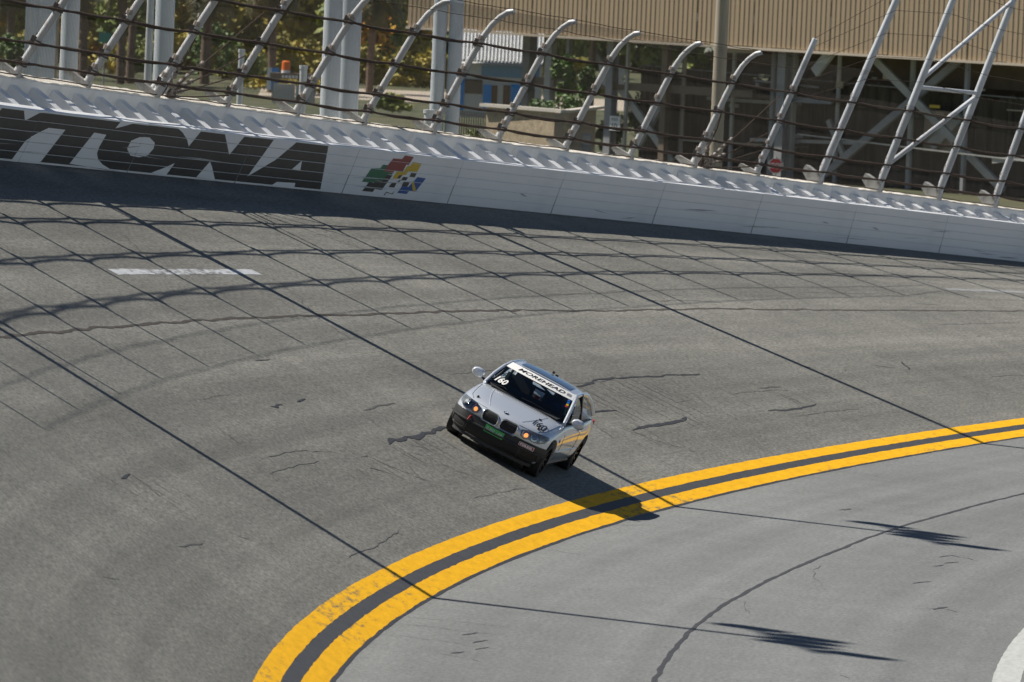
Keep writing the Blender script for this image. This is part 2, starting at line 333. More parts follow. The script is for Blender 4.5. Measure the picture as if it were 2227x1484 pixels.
BANK_MARKS=[ (2.2, [(17.64, 10.49), (17.33, 10.18), (16.49, 9.71), (15.92, 9.3)]),
(2.5, [(10.31, 5.84), (11.39, 5.84)]),
(5, [(5.73, 4.61), (6.19, 4.57), (6.86, 4.57)]),
(4, [(8.03, 4.62), (8.9, 4.63)]),
(3, [(11.37, 4.14), (12.13, 4.12), (12.98, 4.15), (14.13, 4.16), (14.19, 4.02)]),
(7, [(8.94, 3.13), (9.81, 3.22), (10.06, 3.17), (10.9, 3.26), (11.54, 3.19), (12.48, 3.26), (13.15, 3.26), (14.61, 3.33)]),
(3.5, [(27.77, 4.05), (28.8, 4.03), (29.6, 4.18), (30.75, 4.18), (32.82, 4.17), (35.15, 4.14), (37.37, 4.07)]),
(6.5, [(25.8, 2.35), (26.88, 2.42), (27.66, 2.4), (29.08, 2.39), (29.93, 2.46), (30.77, 2.51)]),
(4, [(36.47, 2.4), (37.4, 2.34), (38.35, 2.33), (40.29, 2.41)]),
(3, [(39.01, 3.27), (39.93, 3.3), (40.44, 3.25)]),
(4, [(25.34, 3.1), (26.34, 3.12), (27.14, 3.07)]),
(1.6, [(32.05, 4.38), (31.94, 3.28), (32.1, 2.31)]),
(1.6, [(36.98, 3.96), (36.49, 3.07), (36.19, 2.43)]),
(1.8, [(24.09, 2.78), (23.67, 2.17)]),
(1.8, [(25.38, 2.39), (26.07, 1.84), (26.93, 1.32)]),
(1.3, [(34.61, 3.98), (33.64, 2.78), (33.43, 1.94)]),
(1.5, [(28.57, 3.81), (28.2, 2.76)]),
(1.5, [(31.41, 3.23), (30.95, 1.96)]),
(2.5, [(44.97, 4.09), (45.48, 4.01), (45.39, 3.75)]),
(2.5, [(47.47, 3.89), (47.13, 3.71)]),
(2.5, [(49.77, 3.96), (49.96, 3.84), (50.78, 3.72)]),
(4, [(52.23, 3.97), (51.54, 3.55)]),
(2.6, [(52.45, 2.28), (52.53, 2.11), (52.9, 2.03)]),
(2, [(61.64, 5.24), (62.44, 5.28)]),
(2.2, [(49.73, 10.45), (50.11, 10.14), (51.02, 10.29)]),
(2.4, [(51.02, 10.13), (51.75, 10.05)]),
(2.2, [(53.6, 10.42), (54.14, 10.28)]),
(2.2, [(-0.0, 4.37), (-0.27, 4.08), (-0.43, 3.77)]),
(1.8, [(-13.11, 4.32), (-13.1, 3.86), (-12.94, 3.25)]),
(3.5, [(-12.25, 3.89), (-11.11, 3.91)]),
(1.6, [(-11.11, 3.91), (-11.49, 3.38), (-11.8, 2.81)]),
(2.8, [(-16.02, 2.62), (-14.98, 2.53), (-13.84, 2.46)]),
(2.2, [(-10.87, 2.43), (-10.29, 2.14)]),
(2.2, [(5.8, 3.0), (6.4, 2.98), (6.71, 2.47), (7.6, 2.01)]),
(2, [(8.06, 2.58), (7.46, 2.33), (7.0, 2.08)]),
(2.4, [(5.15, 2.71), (5.43, 2.63), (5.82, 2.43)]),
(1.3, [(-0.26, 3.47), (2.35, 3.47), (4.73, 3.21)]),
(1.5, [(-1.98, 3.15), (1.1, 3.16), (2.93, 3.11)]),
(1.6, [(10.68, 3.97), (10.37, 3.14), (10.14, 2.55)]),
(1.6, [(10.4, 3.06), (10.94, 2.76)]),
(1.6, [(9.64, 2.82), (10.43, 2.06), (10.62, 1.43)]),
(1.6, [(1.43, 1.77), (1.76, 0.85)]),
(2, [(-24.48, 2.93), (-23.46, 2.69)]),
(1.6, [(22.05, 8.63), (21.33, 7.96), (19.55, 6.93), (19.32, 6.33)]) ]
APRON_MARKS=[ (4, [(22.88, -2.27), (23.51, -2.26), (23.22, -2.52)]),
(2, [(23.8, -2.25), (23.76, -3.03), (23.73, -3.74)]),
(1.6, [(25.75, -2.08), (25.48, -2.92)]),
(2.4, [(12.44, -5.13), (12.76, -5.46)]),
(2.4, [(14.93, -5.35), (14.34, -5.92)]),
(2.6, [(2.69, -6.23), (3.05, -6.54), (2.68, -6.94)]),
(1.8, [(-9.97, 0.1), (-9.96, -0.65), (-10.07, -1.43)]),
(1.8, [(-11.94, 0.1), (-12.02, -0.76), (-12.6, -1.56)]),
(2, [(-8.58, 0.05), (-8.57, -0.77), (-8.56, -1.45)]),
(2, [(-13.93, -0.94), (-14.85, -1.61)]),
(2, [(13.62, 0.18), (14.38, -0.46)]),
(1.6, [(32.93, -0.11), (32.29, -1.17)]),
(2.2, [(6.74, -0.04), (6.42, -0.8)]),
(1.2, [(9.67, -4.02), (8.46, -4.03), (6.99, -4.23), (5.2, -4.56)]),
(1.2, [(0.83, -3.86), (-0.82, -4.01), (-1.79, -4.17)]),
(2.4, [(37.77, -0.4), (38.07, -0.79)]) ]
APRON_BLOBS= [(5, 12.23, -5.53), (6, 14.6, -5.38), (6, 13.27, -5.61), (8, 8.13, -5.74), (7, 3.14, -6.53), (7, -10.47, -1.06), (6, -11.6, -1.3), (6, -13.67, -1.15), (6, -12.7, -1.41), (5, 22.99, -2.24)]
SEAM= [(-4.36, 7.11), (1.21, 7.12), (8.3, 7.14), (14.56, 7.17), (23.32, 7.14), (33.61, 7.18), (40.77, 7.09), (48.42, 7.15), (58.29, 7.06), (70.97, 7.07)]
APRON_SEAM= [(32.33, -3.71), (23.85, -3.71), (19.52, -3.69), (11.92, -3.77), (5.74, -3.74), (-0.95, -3.71), (-6.37, -3.71), (-12.37, -3.73)]

# ------------------------------------------------------------------ ground, track, apron
SA, SB = -70., 150.
track = tag(strip('banked_track', 'bank', None, 0., W + .3, 0., SA, SB, 1., ncs=6), kind='structure')
apron = tag(strip('apron', 'apron', None, -70., 0., 0., SA, SB, 1., ncs=10), kind='structure')
# terrain outside the wall: an earth bank falling to flat ground
offs = [.9, 3.2, 16., 45., 130., 400., 1500.]; vs, fs = [], []
stn = [-55 + 5 * i for i in range(96)]
for s in stn:
    a = _al(s); o = Vector((-math.cos(a), math.sin(a), 0)); e = S(s, W + .5, .35)
    for k, d in enumerate(offs):
        p = e + o * (d - .5)
        p.z = (e.z - .15, e.z - .5, -1.1 + .1 * max(0, e.z - 3), -1.05, -1.05, -1.05, -1.05)[k]; vs.append(tuple(p))
n_ = len(offs)
for i in range(len(stn) - 1):
    for k in range(n_ - 1): fs.append((i * n_ + k, i * n_ + k + 1, (i + 1) * n_ + k + 1, (i + 1) * n_ + k))
me = bpy.data.meshes.new('ground'); me.from_pydata(vs, [], fs)
bm = bmesh.new(); bm.from_mesh(me); bmesh.ops.recalc_face_normals(bm, faces=bm.faces)
if sum(f.normal.z for f in bm.faces) < 0: bmesh.ops.reverse_faces(bm, faces=bm.faces)
bm.to_mesh(me); bm.free()
M['grass'] = mat('dry_grass', (.035, .05, .015), .9, c2=(.085, .08, .035), scale=.35, bump=.5, bscale=3)
tag(link('ground', me, 'grass'), kind='structure')

# painted lines
strip('yellow_line', 'yellow', None, .53, .805, .004, SA, SB, .35, track, .006)
strip('sealed_strip', 'linegap', None, .315, .53, .003, SA, SB, .35, track, .010)
strip('yellow_line', 'yellow', None, .035, .325, .005, SA, SB, .35, track, .008)
strip('paint_edge', 'tar', None, -.022, .045, .0035, SA, SB, .9, track, .012)
for s0, s1, dm in ((11.6, 21.7, 'dashwhite'), (70.2, 80.5, 'dashfaint')):
    strip('lane_dash', dm, None, 8.72, 8.92, .004, s0, s1, .5, track, .01)
strip('white_edge_line', 'edgewhite', None, -8.30, -7.93, .004, SA, SB, .35, apron, .006)
# seams: a wandering construction joint on the bank and a sealed one on the apron
rg0 = random.Random(11)
def wander(pts, s0, s1, step=.8, amp=.03):
    pts = sorted(pts); out = []; s = s0
    while s <= s1:
        if s <= pts[0][0]: c = pts[0][1]
        elif s >= pts[-1][0]: c = pts[-1][1]
        else:
            for (a, b) in zip(pts[:-1], pts[1:]):
                if a[0] <= s <= b[0]: c = a[1] + (b[1] - a[1]) * (s - a[0]) / (b[0] - a[0]); break
        out.append((s, c + random.uniform(-amp, amp))); s += step
    return out
mark('tar_seam', 'tarbrown', wander(SEAM, -30, 120), .032, .004, track, .5)
mark('tar_seam', 'tar', wander(APRON_SEAM, -30, 90, .9, .018), .034, .004, apron, .35, .35)
for w, pts in BANK_MARKS:
    mark('rubber_mark', 'tar' if w >= 3.5 else 'skid' if w > 1.5 else 'skidpale', [(s + random.uniform(-.06, .06), c + random.uniform(-.02, .02)) for s, c in pts], (.003 + .0042 * w) * (1.35 if w >= 3.5 else 1.), .004 + random.random() * .002, track, .6)
for w, pts in APRON_MARKS:
    mark('rubber_mark', 'skid' if w > 2.1 else 'skidpale', [(s, min(c, -.05)) for s, c in pts], (.003 + .004 * w), .004 + random.random() * .002, apron, .6)
for w, s, c in APRON_BLOBS:
    mark('oil_spot', 'tar', [(s - .05 * w, c + .012 * w), (s + .05 * w, c - .012 * w)], .006 * w, .0045, apron, .5)
# fans of fine parallel drag lines round the dark scuffs
for (s0_, s1_, c0_, n_l, ln) in ((27, 37, 4.1, 16, 1.7), (24, 31, 2.7, 10, 1.1), (8.6, 13.5, 3.15, 12, .9), (36, 41, 3.0, 5, .8), (-13, -9, 4.0, 5, 1.1), (3, 8, 2.9, 8, .8)):
    for k in range(n_l):
        s_ = rg0.uniform(s0_, s1_); c_ = c0_ + rg0.uniform(-.15, .1); l_ = ln * rg0.uniform(.35, 1.)
        mark('rubber_mark', 'skidpale' if k % 3 else 'skid', [(s_, c_), (s_ - .12 * l_, c_ - l_ * .5), (s_ - .2 * l_, c_ - l_)], rg0.uniform(.006, .016), .004 + rg0.random() * .002, track, .5, .3)
# faint rubber laid along the racing groove and short scuffs across it
rg = random.Random(3)
for i in range(16):
    s = rg.uniform(-20, 70); c = rg.uniform(.9, 8.5); ln = rg.uniform(1.5, 7)
    mark('rubber_mark', 'skidpale', [(s, c), (s + ln * .5, c + rg.uniform(-.05, .05)), (s + ln, c + rg.uniform(-.15, .1))], rg.uniform(.004, .009), .004 + rg.random() * .002, track, .5)
for i in range(16):
    s = rg.uniform(-18, 60); c = rg.uniform(1.5, 6.5); ln = rg.uniform(.4, 1.6)
    mark('rubber_mark', 'skidpale' if i % 3 else 'skid', [(s, c), (s + rg.uniform(-.3, .3), c - ln)], rg.uniform(.003, .008), .004 + rg.random() * .002, track, .5)
for i in range(8):
    s = rg.uniform(-14, 40); c = rg.uniform(-6.5, -.4); ln = rg.uniform(.4, 1.2)
    mark('rubber_mark', 'skidpale', [(s, c), (s + rg.uniform(-.6, .3), c - ln)], rg.uniform(.006, .012), .004 + rg.random() * .002, apron, .5)

# ------------------------------------------------------------------ steel impact barrier
barrier = tag(empty('impact_barrier', S(20, W)), 'long white steel tube barrier with black lettering and coloured emblem along the banking', 'barrier')
P0, P1 = -6, 12
def chord(s, dy=0.):
    k = (S(s + L / 2, W + dy) - S(s - L / 2, W + dy)).length / L; return frame(s, W, 0., L / 2) @ Matrix.Scale(k, 4, (1, 0, 0))
def panel_frame(i): return chord(J0 + (i + .5) * L)
rowh = H / 5
ch = .006; g = .0022
prof = [(0 + ch, g), (0, g + ch), (0, rowh - g - ch), (ch, rowh - g), (.2 - ch, rowh - g), (.2, rowh - g - ch), (.2, g + ch), (.2 - ch, g)]
tm = MB(); tm.prism([(-(L / 2 - .009), y, z) for y, z in prof], (L - .018, 0, 0)); tube_me = tm.mesh('steel_tube'); tube_me.materials.append(M['barrier'])
bk = MB(); bk.box((0, .10, H / 2), (L + .02, .17, H - .02)); bk_me = bk.mesh('gap_backing'); bk_me.materials.append(M['gap'])  # added box behind the tubes; its grey stands in for shade in the gaps
rib = MB(); rw = .42
rib.prism([(-rw / 2, .205, H - .5), (-rw / 2, .205, H - .012), (-rw / 2, .795, H + .14), (-rw / 2, .795, H - .5)], (rw, 0, 0)); rib_me = rib.mesh('top_rib'); rib_me.materials.append(M['barrier'])
for i in range(P0, P1):
    F = panel_frame(i)
    for k in range(5): link('steel_tube', tube_me, None, barrier, mw=F @ Matrix.Translation((0, random.uniform(-.002, .002), k * rowh)))
    link('gap_backing', bk_me, None, barrier, mw=F)
    for k in range(5):
        link('top_rib', rib_me, None, barrier, mw=frame(J0 + i * L + (k + .28) * L / 5, W, 0.))
js = MB(); js.box((0, -.0005, H / 2), (.055, .006, H - .02)); js_me = js.mesh('joint_strip'); js_me.materials.append(M['jointgrey'])  # plain grey strip drawn over each panel joint
for i in range(P0, P1 + 1): link('joint_strip', js_me, None, barrier, mw=frame(J0 + i * L, W, 0.))
# painted letters and emblem: polygons cut at the tube joints and panel joints, lying 3 mm proud
def clip(poly, ax, lim, keep_gt):
    out = []
    for a, b in zip(poly, poly[1:] + poly[:1]):
        ia = (a[ax] >= lim) if keep_gt else (a[ax] <= lim); ib = (b[ax] >= lim) if keep_gt else (b[ax] <= lim)
        if ia: out.append(a)
        if ia != ib:
            t = (lim - a[ax]) / (b[ax] - a[ax]); q = [a[0] + (b[0] - a[0]) * t, a[1] + (b[1] - a[1]) * t]; q[ax] = lim; out.append(tuple(q))
    return out
PF = {i: panel_frame(i) for i in range(P0 - 1, P1 + 1)}
def tris2d(polys):
    vs = [[Vector((p[0], p[1], 0)) for p in poly] for poly in polys]
    flat = [p for poly in polys for p in poly]
    return [[tuple(flat[i]) for i in t] for t in geometry.tessellate_polygon(vs)]
def wall_paint(name, m, polys, off):
    b = MB()
    for tri in tris2d(polys):
        s_lo, s_hi = min(p[0] for p in tri), max(p[0] for p in tri)
        for i in range(P0, P1):
            a, e = J0 + i * L + .011, J0 + (i + 1) * L - .011
            if e < s_lo or a > s_hi: continue
            q1 = clip(clip(list(tri), 0, a, True), 0, e, False)
            if len(q1) < 3: continue
            for k in range(5):
                q = clip(clip(q1, 1, k * rowh + g + ch * .6, True), 1, (k + 1) * rowh - g - ch * .6, False)
                if len(q) < 3: continue
                mid = J0 + (i + .5) * L
                b.add([PF[i] @ Vector((p[0] - mid, -off, p[1])) for p in q], [tuple(range(len(q)))])
    return b.build(name, m, barrier, fix=False)
# black lettering (…YTONA) with the pale counters painted over it
def sn_line(t, a, b): return a[0] + (b[0] - a[0]) * t, a[1] + (b[1] - a[1]) * t
cuts = [(8.5, 16.0), (16.0, 22.2), (22.2, 29.3), (29.3, 34.4), (34.4, 38.6)]
for k, (a, b) in enumerate(cuts):
    sk = .35
    if k < 4: poly = [(a, .045), (b, .045), (b - .0, .955), (a, .955)]
    else: poly = [(a, .045), (38.98, .045), (38.33, .955), (a, .955)]
    wall_paint('painted_letter', 'letter', [poly], .003)
for poly in LETTER_GAPS: wall_paint('letter_counter', 'lwht', [poly], .006)
for poly in ([(12.2, .3), (13.4, .955), (11.6, .955)], [(14.6, .045), (15.7, .5), (16.3, .045)], [(16.2, .955), (17.2, .955), (16.9, .7)]): wall_paint('letter_counter', 'lwht', [poly], .006)
LC = dict(red='lred', yellow='lyel', green='lgrn', black='letter', blue='lblu')
for cname, poly in LOGO: wall_paint('painted_emblem', LC[cname], [poly], .004 + .0008 * (cname == 'yellow'))

rs = random.Random(5)
for k in range(26):
    s_, n_2, ln_ = rs.uniform(14, 92), rs.uniform(.05, .55), rs.uniform(.5, 3.2); h_ = rs.uniform(.006, .02); dn_ = rs.uniform(-.04, .04)
    wall_paint('tyre_scuff', 'scuff', [[(s_, n_2), (s_ + ln_ * .5, n_2 + dn_ - h_), (s_ + ln_, n_2 + dn_ * 2), (s_ + ln_ * .5, n_2 + dn_ + h_)]], .0075)

# ------------------------------------------------------------------ concrete retaining wall behind it
cwall = tag(empty('concrete_wall', S(20, W + .87)), 'white painted concrete wall topped in weathered cream behind the steel barrier', 'wall')
WT = 1.235
cb = MB(); cb.prism([(-(L / 2 - .003), .80, -.4), (-(L / 2 - .003), .80, WT - .02), (-(L / 2 - .003), .82, WT - .004), (-(L / 2 - .003), 1.05, WT - .004), (-(L / 2 - .003), 1.07, WT - .02), (-(L / 2 - .003), 1.07, -.4)], (L - .006, 0, 0))
cme = cb.mesh('wall_segment'); cme.materials.append(M['concrete'])
for i in range(P0, P1):
    F = chord(J0 + (i + .5) * L + 2.1, .8); link('wall_segment', cme, None, cwall, mw=F)
    rr = random.Random(i + 50); t = MB(); pts = []
    for k in range(29):
        x_ = -L / 2 + .02 + (L - .04) * k / 28; pts.append((x_, .805 + rr.uniform(0, .018), 1.065 - rr.uniform(0, .02), WT + .004 + rr.uniform(0, .022)))
    for a, b in zip(pts[:-1], pts[1:]):
        t.add([F @ Vector(q) for q in ((a[0], a[1], a[3]), (b[0], b[1], b[3]), (b[0], b[2], b[3]), (a[0], a[2], a[3]), (a[0], a[1], WT - .03), (b[0], b[1], WT - .03))], [(0, 1, 2, 3), (0, 4, 5, 1)])
    t.build('wall_top', 'cap', cwall, fix=False)

# ------------------------------------------------------------------ catch fence
fence = tag(empty('catch_fence', S(20, W + .87, WT)), 'catch fence of leaning steel posts, rusty cables and wire mesh on top of the wall', 'fence')
PS0, PSD = 20.50, 4.4583
CURVE = [(0, 0), (-.12, .85), (-.25, 1.75), (-.335, 2.27), (-.42, 2.57), (-.53, 2.79), (-.65, 2.94), (-.77, 3.01)]   # (out, off-surface)
def post_mesh(r):
    b = MB(); b.tube([(0, y, z) for y, z in CURVE[:3]] + [(0, y, z) for y, z in CURVE[3:]], [r * 1.05] * 3 + [r, r * .9, r * .85, r * .85, r * .85], 12)
    me = b.mesh('fence_post'); auto_smooth(me); me.materials.append(M['galvrust']); return me
def straight_mesh(r, h, lean=-.13):
    b = MB(); b.tube([(0, 0, 0), (0, lean * h * .5, h * .5), (0, lean * h, h)], [r * 1.04, r, r * .92], 12)
    me = b.mesh('fence_post'); auto_smooth(me); me.materials.append(M['galv']); return me
pm_, pshort, ptall = post_mesh(.069), straight_mesh(.076, 3.5), straight_mesh(.092, 7.2)
def bracket(h, ln, w, top):
    b = MB(); b.prism([(-w / 2, -.09, .004), (-w / 2, -.09, h * .75), (-w / 2, .08, h), (-w / 2, ln, top), (-w / 2, ln + .04, top - h * .7), (-w / 2, ln * .6, .004)], (w, 0, 0))
    me = b.mesh('base_bracket'); me.materials.append(M['plate']); return me
br_s, br_l = bracket(.12, .40, .22, .17), bracket(.26, .36, .34, .36)
cl = MB(); cl.box((.03, .05, 0), (.19, .12, .16)); cl.box((.14, .06, .03), (.12, .07, .22)); cl.tube([(-.01, -.075, 0), (-.01, .09, 0)], .018, 6); cl.box((0, 0, .02), (.145, .145, .03)); cl.box((0, 0, -.04), (.145, .145, .03))
cl_me = cl.mesh('cable_clamp'); cl_me.materials.append(M['clampm'])
bd = MB(); bd.tube([(0, 0, -.045), (0, 0, .045)], .085, 10); bd_me = bd.mesh('pipe_band'); bd_me.materials.append(M['shackle'])
LEV = [.31, .71, 1.42, 2.14]
def lean_at(z):
    for a, b in zip(CURVE[:-1], CURVE[1:]):
        if a[1] <= z <= b[1]: return a[0] + (b[0] - a[0]) * (z - a[1]) / (b[1] - a[1])
    return CURVE[-1][0]
posts = {}
for i in range(-7, 20):
    s = PS0 + PSD * i + random.uniform(-.05, .05); F = frame(s, W + .87, WT + .012)
    F = F @ Matrix.Rotation(R(random.uniform(-.6, .6)), 4, 'X') @ Matrix.Rotation(R(random.uniform(-.5, .5)), 4, 'Y')
    me = ptall if 12 <= i <= 15 else pshort if i == 11 else pm_
    p = link('fence_post', me, None, fence, mw=F); posts[i] = F
    link('base_bracket', br_l if i >= 12 else br_s, None, p, local=True)
    for z in LEV:
        dz = random.uniform(-.03, .03)
        link('cable_clamp', cl_me, None, p, local=True, mw=Matrix.Translation((.0, lean_at(z) if i < 11 or i > 15 else -.13 * z, z + dz)))
        if random.random() < .7: link('pipe_band', bd_me, None, p, local=True, mw=Matrix.Translation((0, lean_at(z) if i < 11 or i > 15 else -.13 * z, z + .13 + random.uniform(-.03, .03))))
# wire ropes, two strands at each level, sagging a little between posts
def rope(z, r, off, sag, i0=-7, i1=20, top=False):
    b = MB(); pts = []
    for i in range(i0, i1 - 1):
        A, B = posts[i], posts[i + 1]
        def loc(k, F): return F @ Vector((0, (-.13 * z if 11 <= k <= 15 else lean_at(z)) + off, z))
        a, e = loc(i, A), loc(i + 1, B)
        for k in range(8):
            t = k / 8; q = a.lerp(e, t) - (A.to_3x3() @ Vector((0, 1, 0))) * off * (1 - abs(2 * t - 1) ** 3) * .8; q += Vector((0, 0, random.uniform(-.008, .008))); q.z -= sag * 4 * t * (1 - t) * (.6 + .8 * ((i * 37) % 10) / 10); pts.append(q)
    b.tube(pts, r, 6); return b.build('wire_rope', 'rust', fence, smooth=True)
for z in LEV:
    rope(z, .023, -.095, .03); rope(z - .02, .018, .095, .045)
rope(.06, .011, -.07, .02)
for z in (2.72, 3.06): rope(z, .008, -.02, .02, -7, 12)
# light strands across the tall frames at the far end
for k, z in enumerate((2.75, 3.35, 3.95, 4.55, 5.15)):
    b = MB(); b.tube([posts[11] @ Vector((0, -.13 * 2.5, min(3.4, z * .7))), posts[12] @ Vector((0, -.13 * z - .09, z)), posts[13] @ Vector((0, -.13 * z - .09, z + .15)), posts[14] @ Vector((0, -.13 * z - .09, z)), posts[15] @ Vector((0, -.13 * z - .09, z))], .006, 5)
    b.build('guy_wire', 'rust', fence)
# bracing of the tall frames
b = MB(); b.tube([posts[13] @ Vector((0, -.13 * .7, .7)), posts[14] @ Vector((0, -.13 * 2.75, 2.75))], .06, 10); b.build('frame_brace', 'galv', fence, smooth=True)
b = MB(); b.tube([posts[13] @ Vector((0, -.13 * 2.95, 2.95)), posts[14] @ Vector((0, -.13 * 5.1, 5.3))], .055, 10); b.build('frame_brace', 'galv', fence, smooth=True)
b = MB(); b.tube([posts[13] @ Vector((0, -.13 * 2.75, 2.75)), posts[14] @ Vector((0, -.13 * 2.85, 2.85))], .05, 10); b.build('frame_rail', 'galv', fence, smooth=True)
# cable anchors: strands fanning from the wall top, with chains of turnbuckles
def anchor(i, hang):
    A, B = posts[i], posts[i + 1]
    f0 = A @ Vector((.9, .05, .02))
    for z0, z1, m in ((.12, 1.95, 5), (.10, 1.05, 4), (.06, .62, 3), (.03, .22, 2)):
        a, e = A @ Vector((.85, .02, z0)), B @ Vector((-.05, -.02, z1))
        b = MB(); b.tube([a, a.lerp(e, .5) + Vector((0, 0, -.02)), e], .014, 6); b.build('anchor_cable', 'rust', fence)
        d = (e - a).normalized()
        for k in range(m):
            c = a + d * (.12 + .30 * k + random.uniform(-.03, .03)); t = MB(); t.tube([c, c + d * .07, c + d * .09, c + d * .17], [.05, .04, .025, .045], 7); t.build('turnbuckle', 'shackle', fence)
    b = MB(); b.tube([A @ Vector((.95, .35, -.1)), A @ Vector((.95, .1, .75))], [.10, .085], 10); b.build('anchor_post', 'galvrust', fence, smooth=True)
    for k in range(hang):
        c = A @ Vector((.55, -.02 + random.uniform(-.03, .03), .3 + .17 * k)); t = MB(); t.tube([c - Vector((0, 0, .07)), c, c + Vector((0, 0, .07))], [.05, .062, .045], 7); t.build('turnbuckle', 'shackle', fence)
    b = MB(); b.tube([A @ Vector((.5, 0, .05)), A @ Vector((.6, -.1, 1.0)), A @ Vector((.15, -.2, 2.1))], .016, 6); b.build('anchor_cable', 'rust', fence)
anchor(2, 9); anchor(10, 7)
# woven mesh
def mesh_pt(s, t):
    """t = length up the post profile"""
    acc = 0
    for a, b in zip(CURVE[:-1], CURVE[1:]):
        d = math.hypot(b[0] - a[0], b[1] - a[1])
        if t <= acc + d: k = (t - acc) / d; return S(s, W + .87 - .07 + a[0] + (b[0] - a[0]) * k, WT + .02 + a[1] + (b[1] - a[1]) * k)
        acc += d
    a = CURVE[-1]; return S(s, W + .87 - .07 + a[0], WT + .02 + a[1])
LT = sum(math.hypot(b[0] - a[0], b[1] - a[1]) for a, b in zip(CURVE[:-1], CURVE[1:]))
wm = MB(); pitch = .095; r_ = .0014
cols = int((100 + 14) / pitch)
for k in range(cols):
    s0 = -12 + k * pitch
    for sg in (-1, 1):
        tmax = LT if s0 < 68 else 2.3
        o = len(wm.v); ts = [.4 * q for q in range(9)]; ts = [t for t in ts if t < tmax] + [tmax]
        for t in ts:
            p = mesh_pt(s0 + sg * t * 1.75, t); wm.v += [p + Vector((r_, 0, r_)), p + Vector((-r_, 0, r_)), p + Vector((0, 0, -1.4 * r_))]
        for q in range(len(ts) - 1):
            for e in range(3): wm.f.append((o + q * 3 + e, o + q * 3 + (e + 1) % 3, o + q * 3 + 3 + (e + 1) % 3, o + q * 3 + 3 + e))
tag(wm.build('wire_mesh', 'wire', fence, fix=False), kind='stuff')

# ------------------------------------------------------------------ floodlight poles behind the wall (two stand left of the picture; their shadows cross the track)
def light_pole(loc, top, label, r=.22, twin=False):
    e = tag(empty('light_pole', loc), label, 'light pole', 'floodlight poles behind the wall')
    x, y, z = loc
    b = MB(); b.tube([(x, y, z - 1), (x, y, z + 6), (x, y, top)], [r, r * .93, r * .5], 16); b.build('pole', 'pole', e, smooth=True)
    b = MB(); b.tube([(x, y, z - 1), (x, y, z + .35)], r * 1.6, 16); b.build('footing', 'concrete', e, smooth=True)
    ax = Vector((.25, -.97, 0))
    b = MB(); b.beam(Vector((x, y, top - .1)) - ax * 1.9, Vector((x, y, top - .1)) + ax * 1.9, .1, .1); b.build('crossarm', 'lamp', e)
    for k in range(5):
        c = Vector((x, y, top)) + ax * (-1.5 + .75 * k) + Vector((.15, 0, .45 * ((k * 2) % 3)))
        t = MB(); t.tube([c + Vector((-.2, 0, .35)), c + Vector((.1, 0, -.15)), c + Vector((.5, 0, -1.5)), c + Vector((.55, 0, -1.75))], [.08, .28, .30, .16], 10); t.build('floodlight', 'lamp', e, smooth=True)
    return e
light_pole((-14.02, 112.21, 1.5), 27.7, 'tall floodlight pole standing farthest left behind the wall, its shadow crossing the apron')
light_pole((-10.40, 136.13, 1.5), 26.2, 'tall floodlight pole whose shadow falls under the racing car')
light_pole((-3.98, 161.01, .5), 28.5, 'left grey pole of the pair behind the fence above the black letter A', .21)
# other grey columns near the wall
def column(px, Y, r, top, label, m='pole', name='steel_column', cap=True, foot=-1.0, lean=0., cat='column'):
    p = at(px, 200, Y); p.z = foot
    e = tag(empty(name, p), label, cat)
    b = MB(); b.tube([p, p + Vector((lean * .5, 0, (top - foot) * .5)), p + Vector((lean, 0, top - foot))], [r, r * .97, r * .94], 20); b.build('shaft', m, e, smooth=True)
    b = MB(); b.tube([p + Vector((0, 0, top - foot)), p + Vector((lean, 0, top - foot + .08))], r * 1.1, 20); 
    b.build('cap_plate', m, e, smooth=True)
    b = MB(); b.box(p + Vector((0, 0, .05)), (r * 3.2, r * 3.2, .1)); b.build('base_plate', 'plate', e)
    return e
column(147, 150, .185, 8.4, 'grey round column at far left between the pale cabinet and the palm trunks')
column(352, 165, .215, 8.4, 'thick pale grey round column left of the cable anchor')
column(757, 163.5, .235, 8.3, 'right grey column of the pair behind the fence above the black letter A')
column(936, 172, .125, 4.95, 'short white capped pipe standing left of the twin grey columns', r'galv')
column(951, 174, .165, 8.2, 'left of the twin grey columns in front of the tan siding', lean=.0)
column(986, 174, .165, 8.2, 'right of the twin grey columns beside the blue building')
column(320, 170, .085, 7.45, 'short grey square-topped pipe beside the thick pale column', 'galv')
column(522, 170, .07, 6.15, 'thin galvanised pipe behind the fence right of the cable anchor', 'galv')
column(658, 168, .085, 5.9, 'short galvanised pipe left of the paired grey columns', 'galv')
column(1563, 215, .19, 12., 'tan concrete utility pole behind the cable anchor at right', 'tanpole', 'utility_pole', cat='pole')
# grey sheet-metal cabinet at the far left
p = at(83, 200, 152); e = tag(empty('utility_cabinet', (p.x, p.y, -1)), 'tall pale grey sheet metal cabinet at the left edge behind the fence', 'cabinet')
b = MB(); b.box((p.x, p.y, 4.), (.58, .5, 10.)); b.build('cabinet_body', 'pole', e)
for dx in (-.2, .0): 
    b = MB(); b.box((p.x + dx, p.y - .262, 5.), (.07, .02, 7.)); b.build('stiffener', 'galv', e)
b = MB(); b.box((p.x + .33, p.y + .05, 4.), (.05, .06, 10.)); b.build('edge_angle', 'tanpole', e)

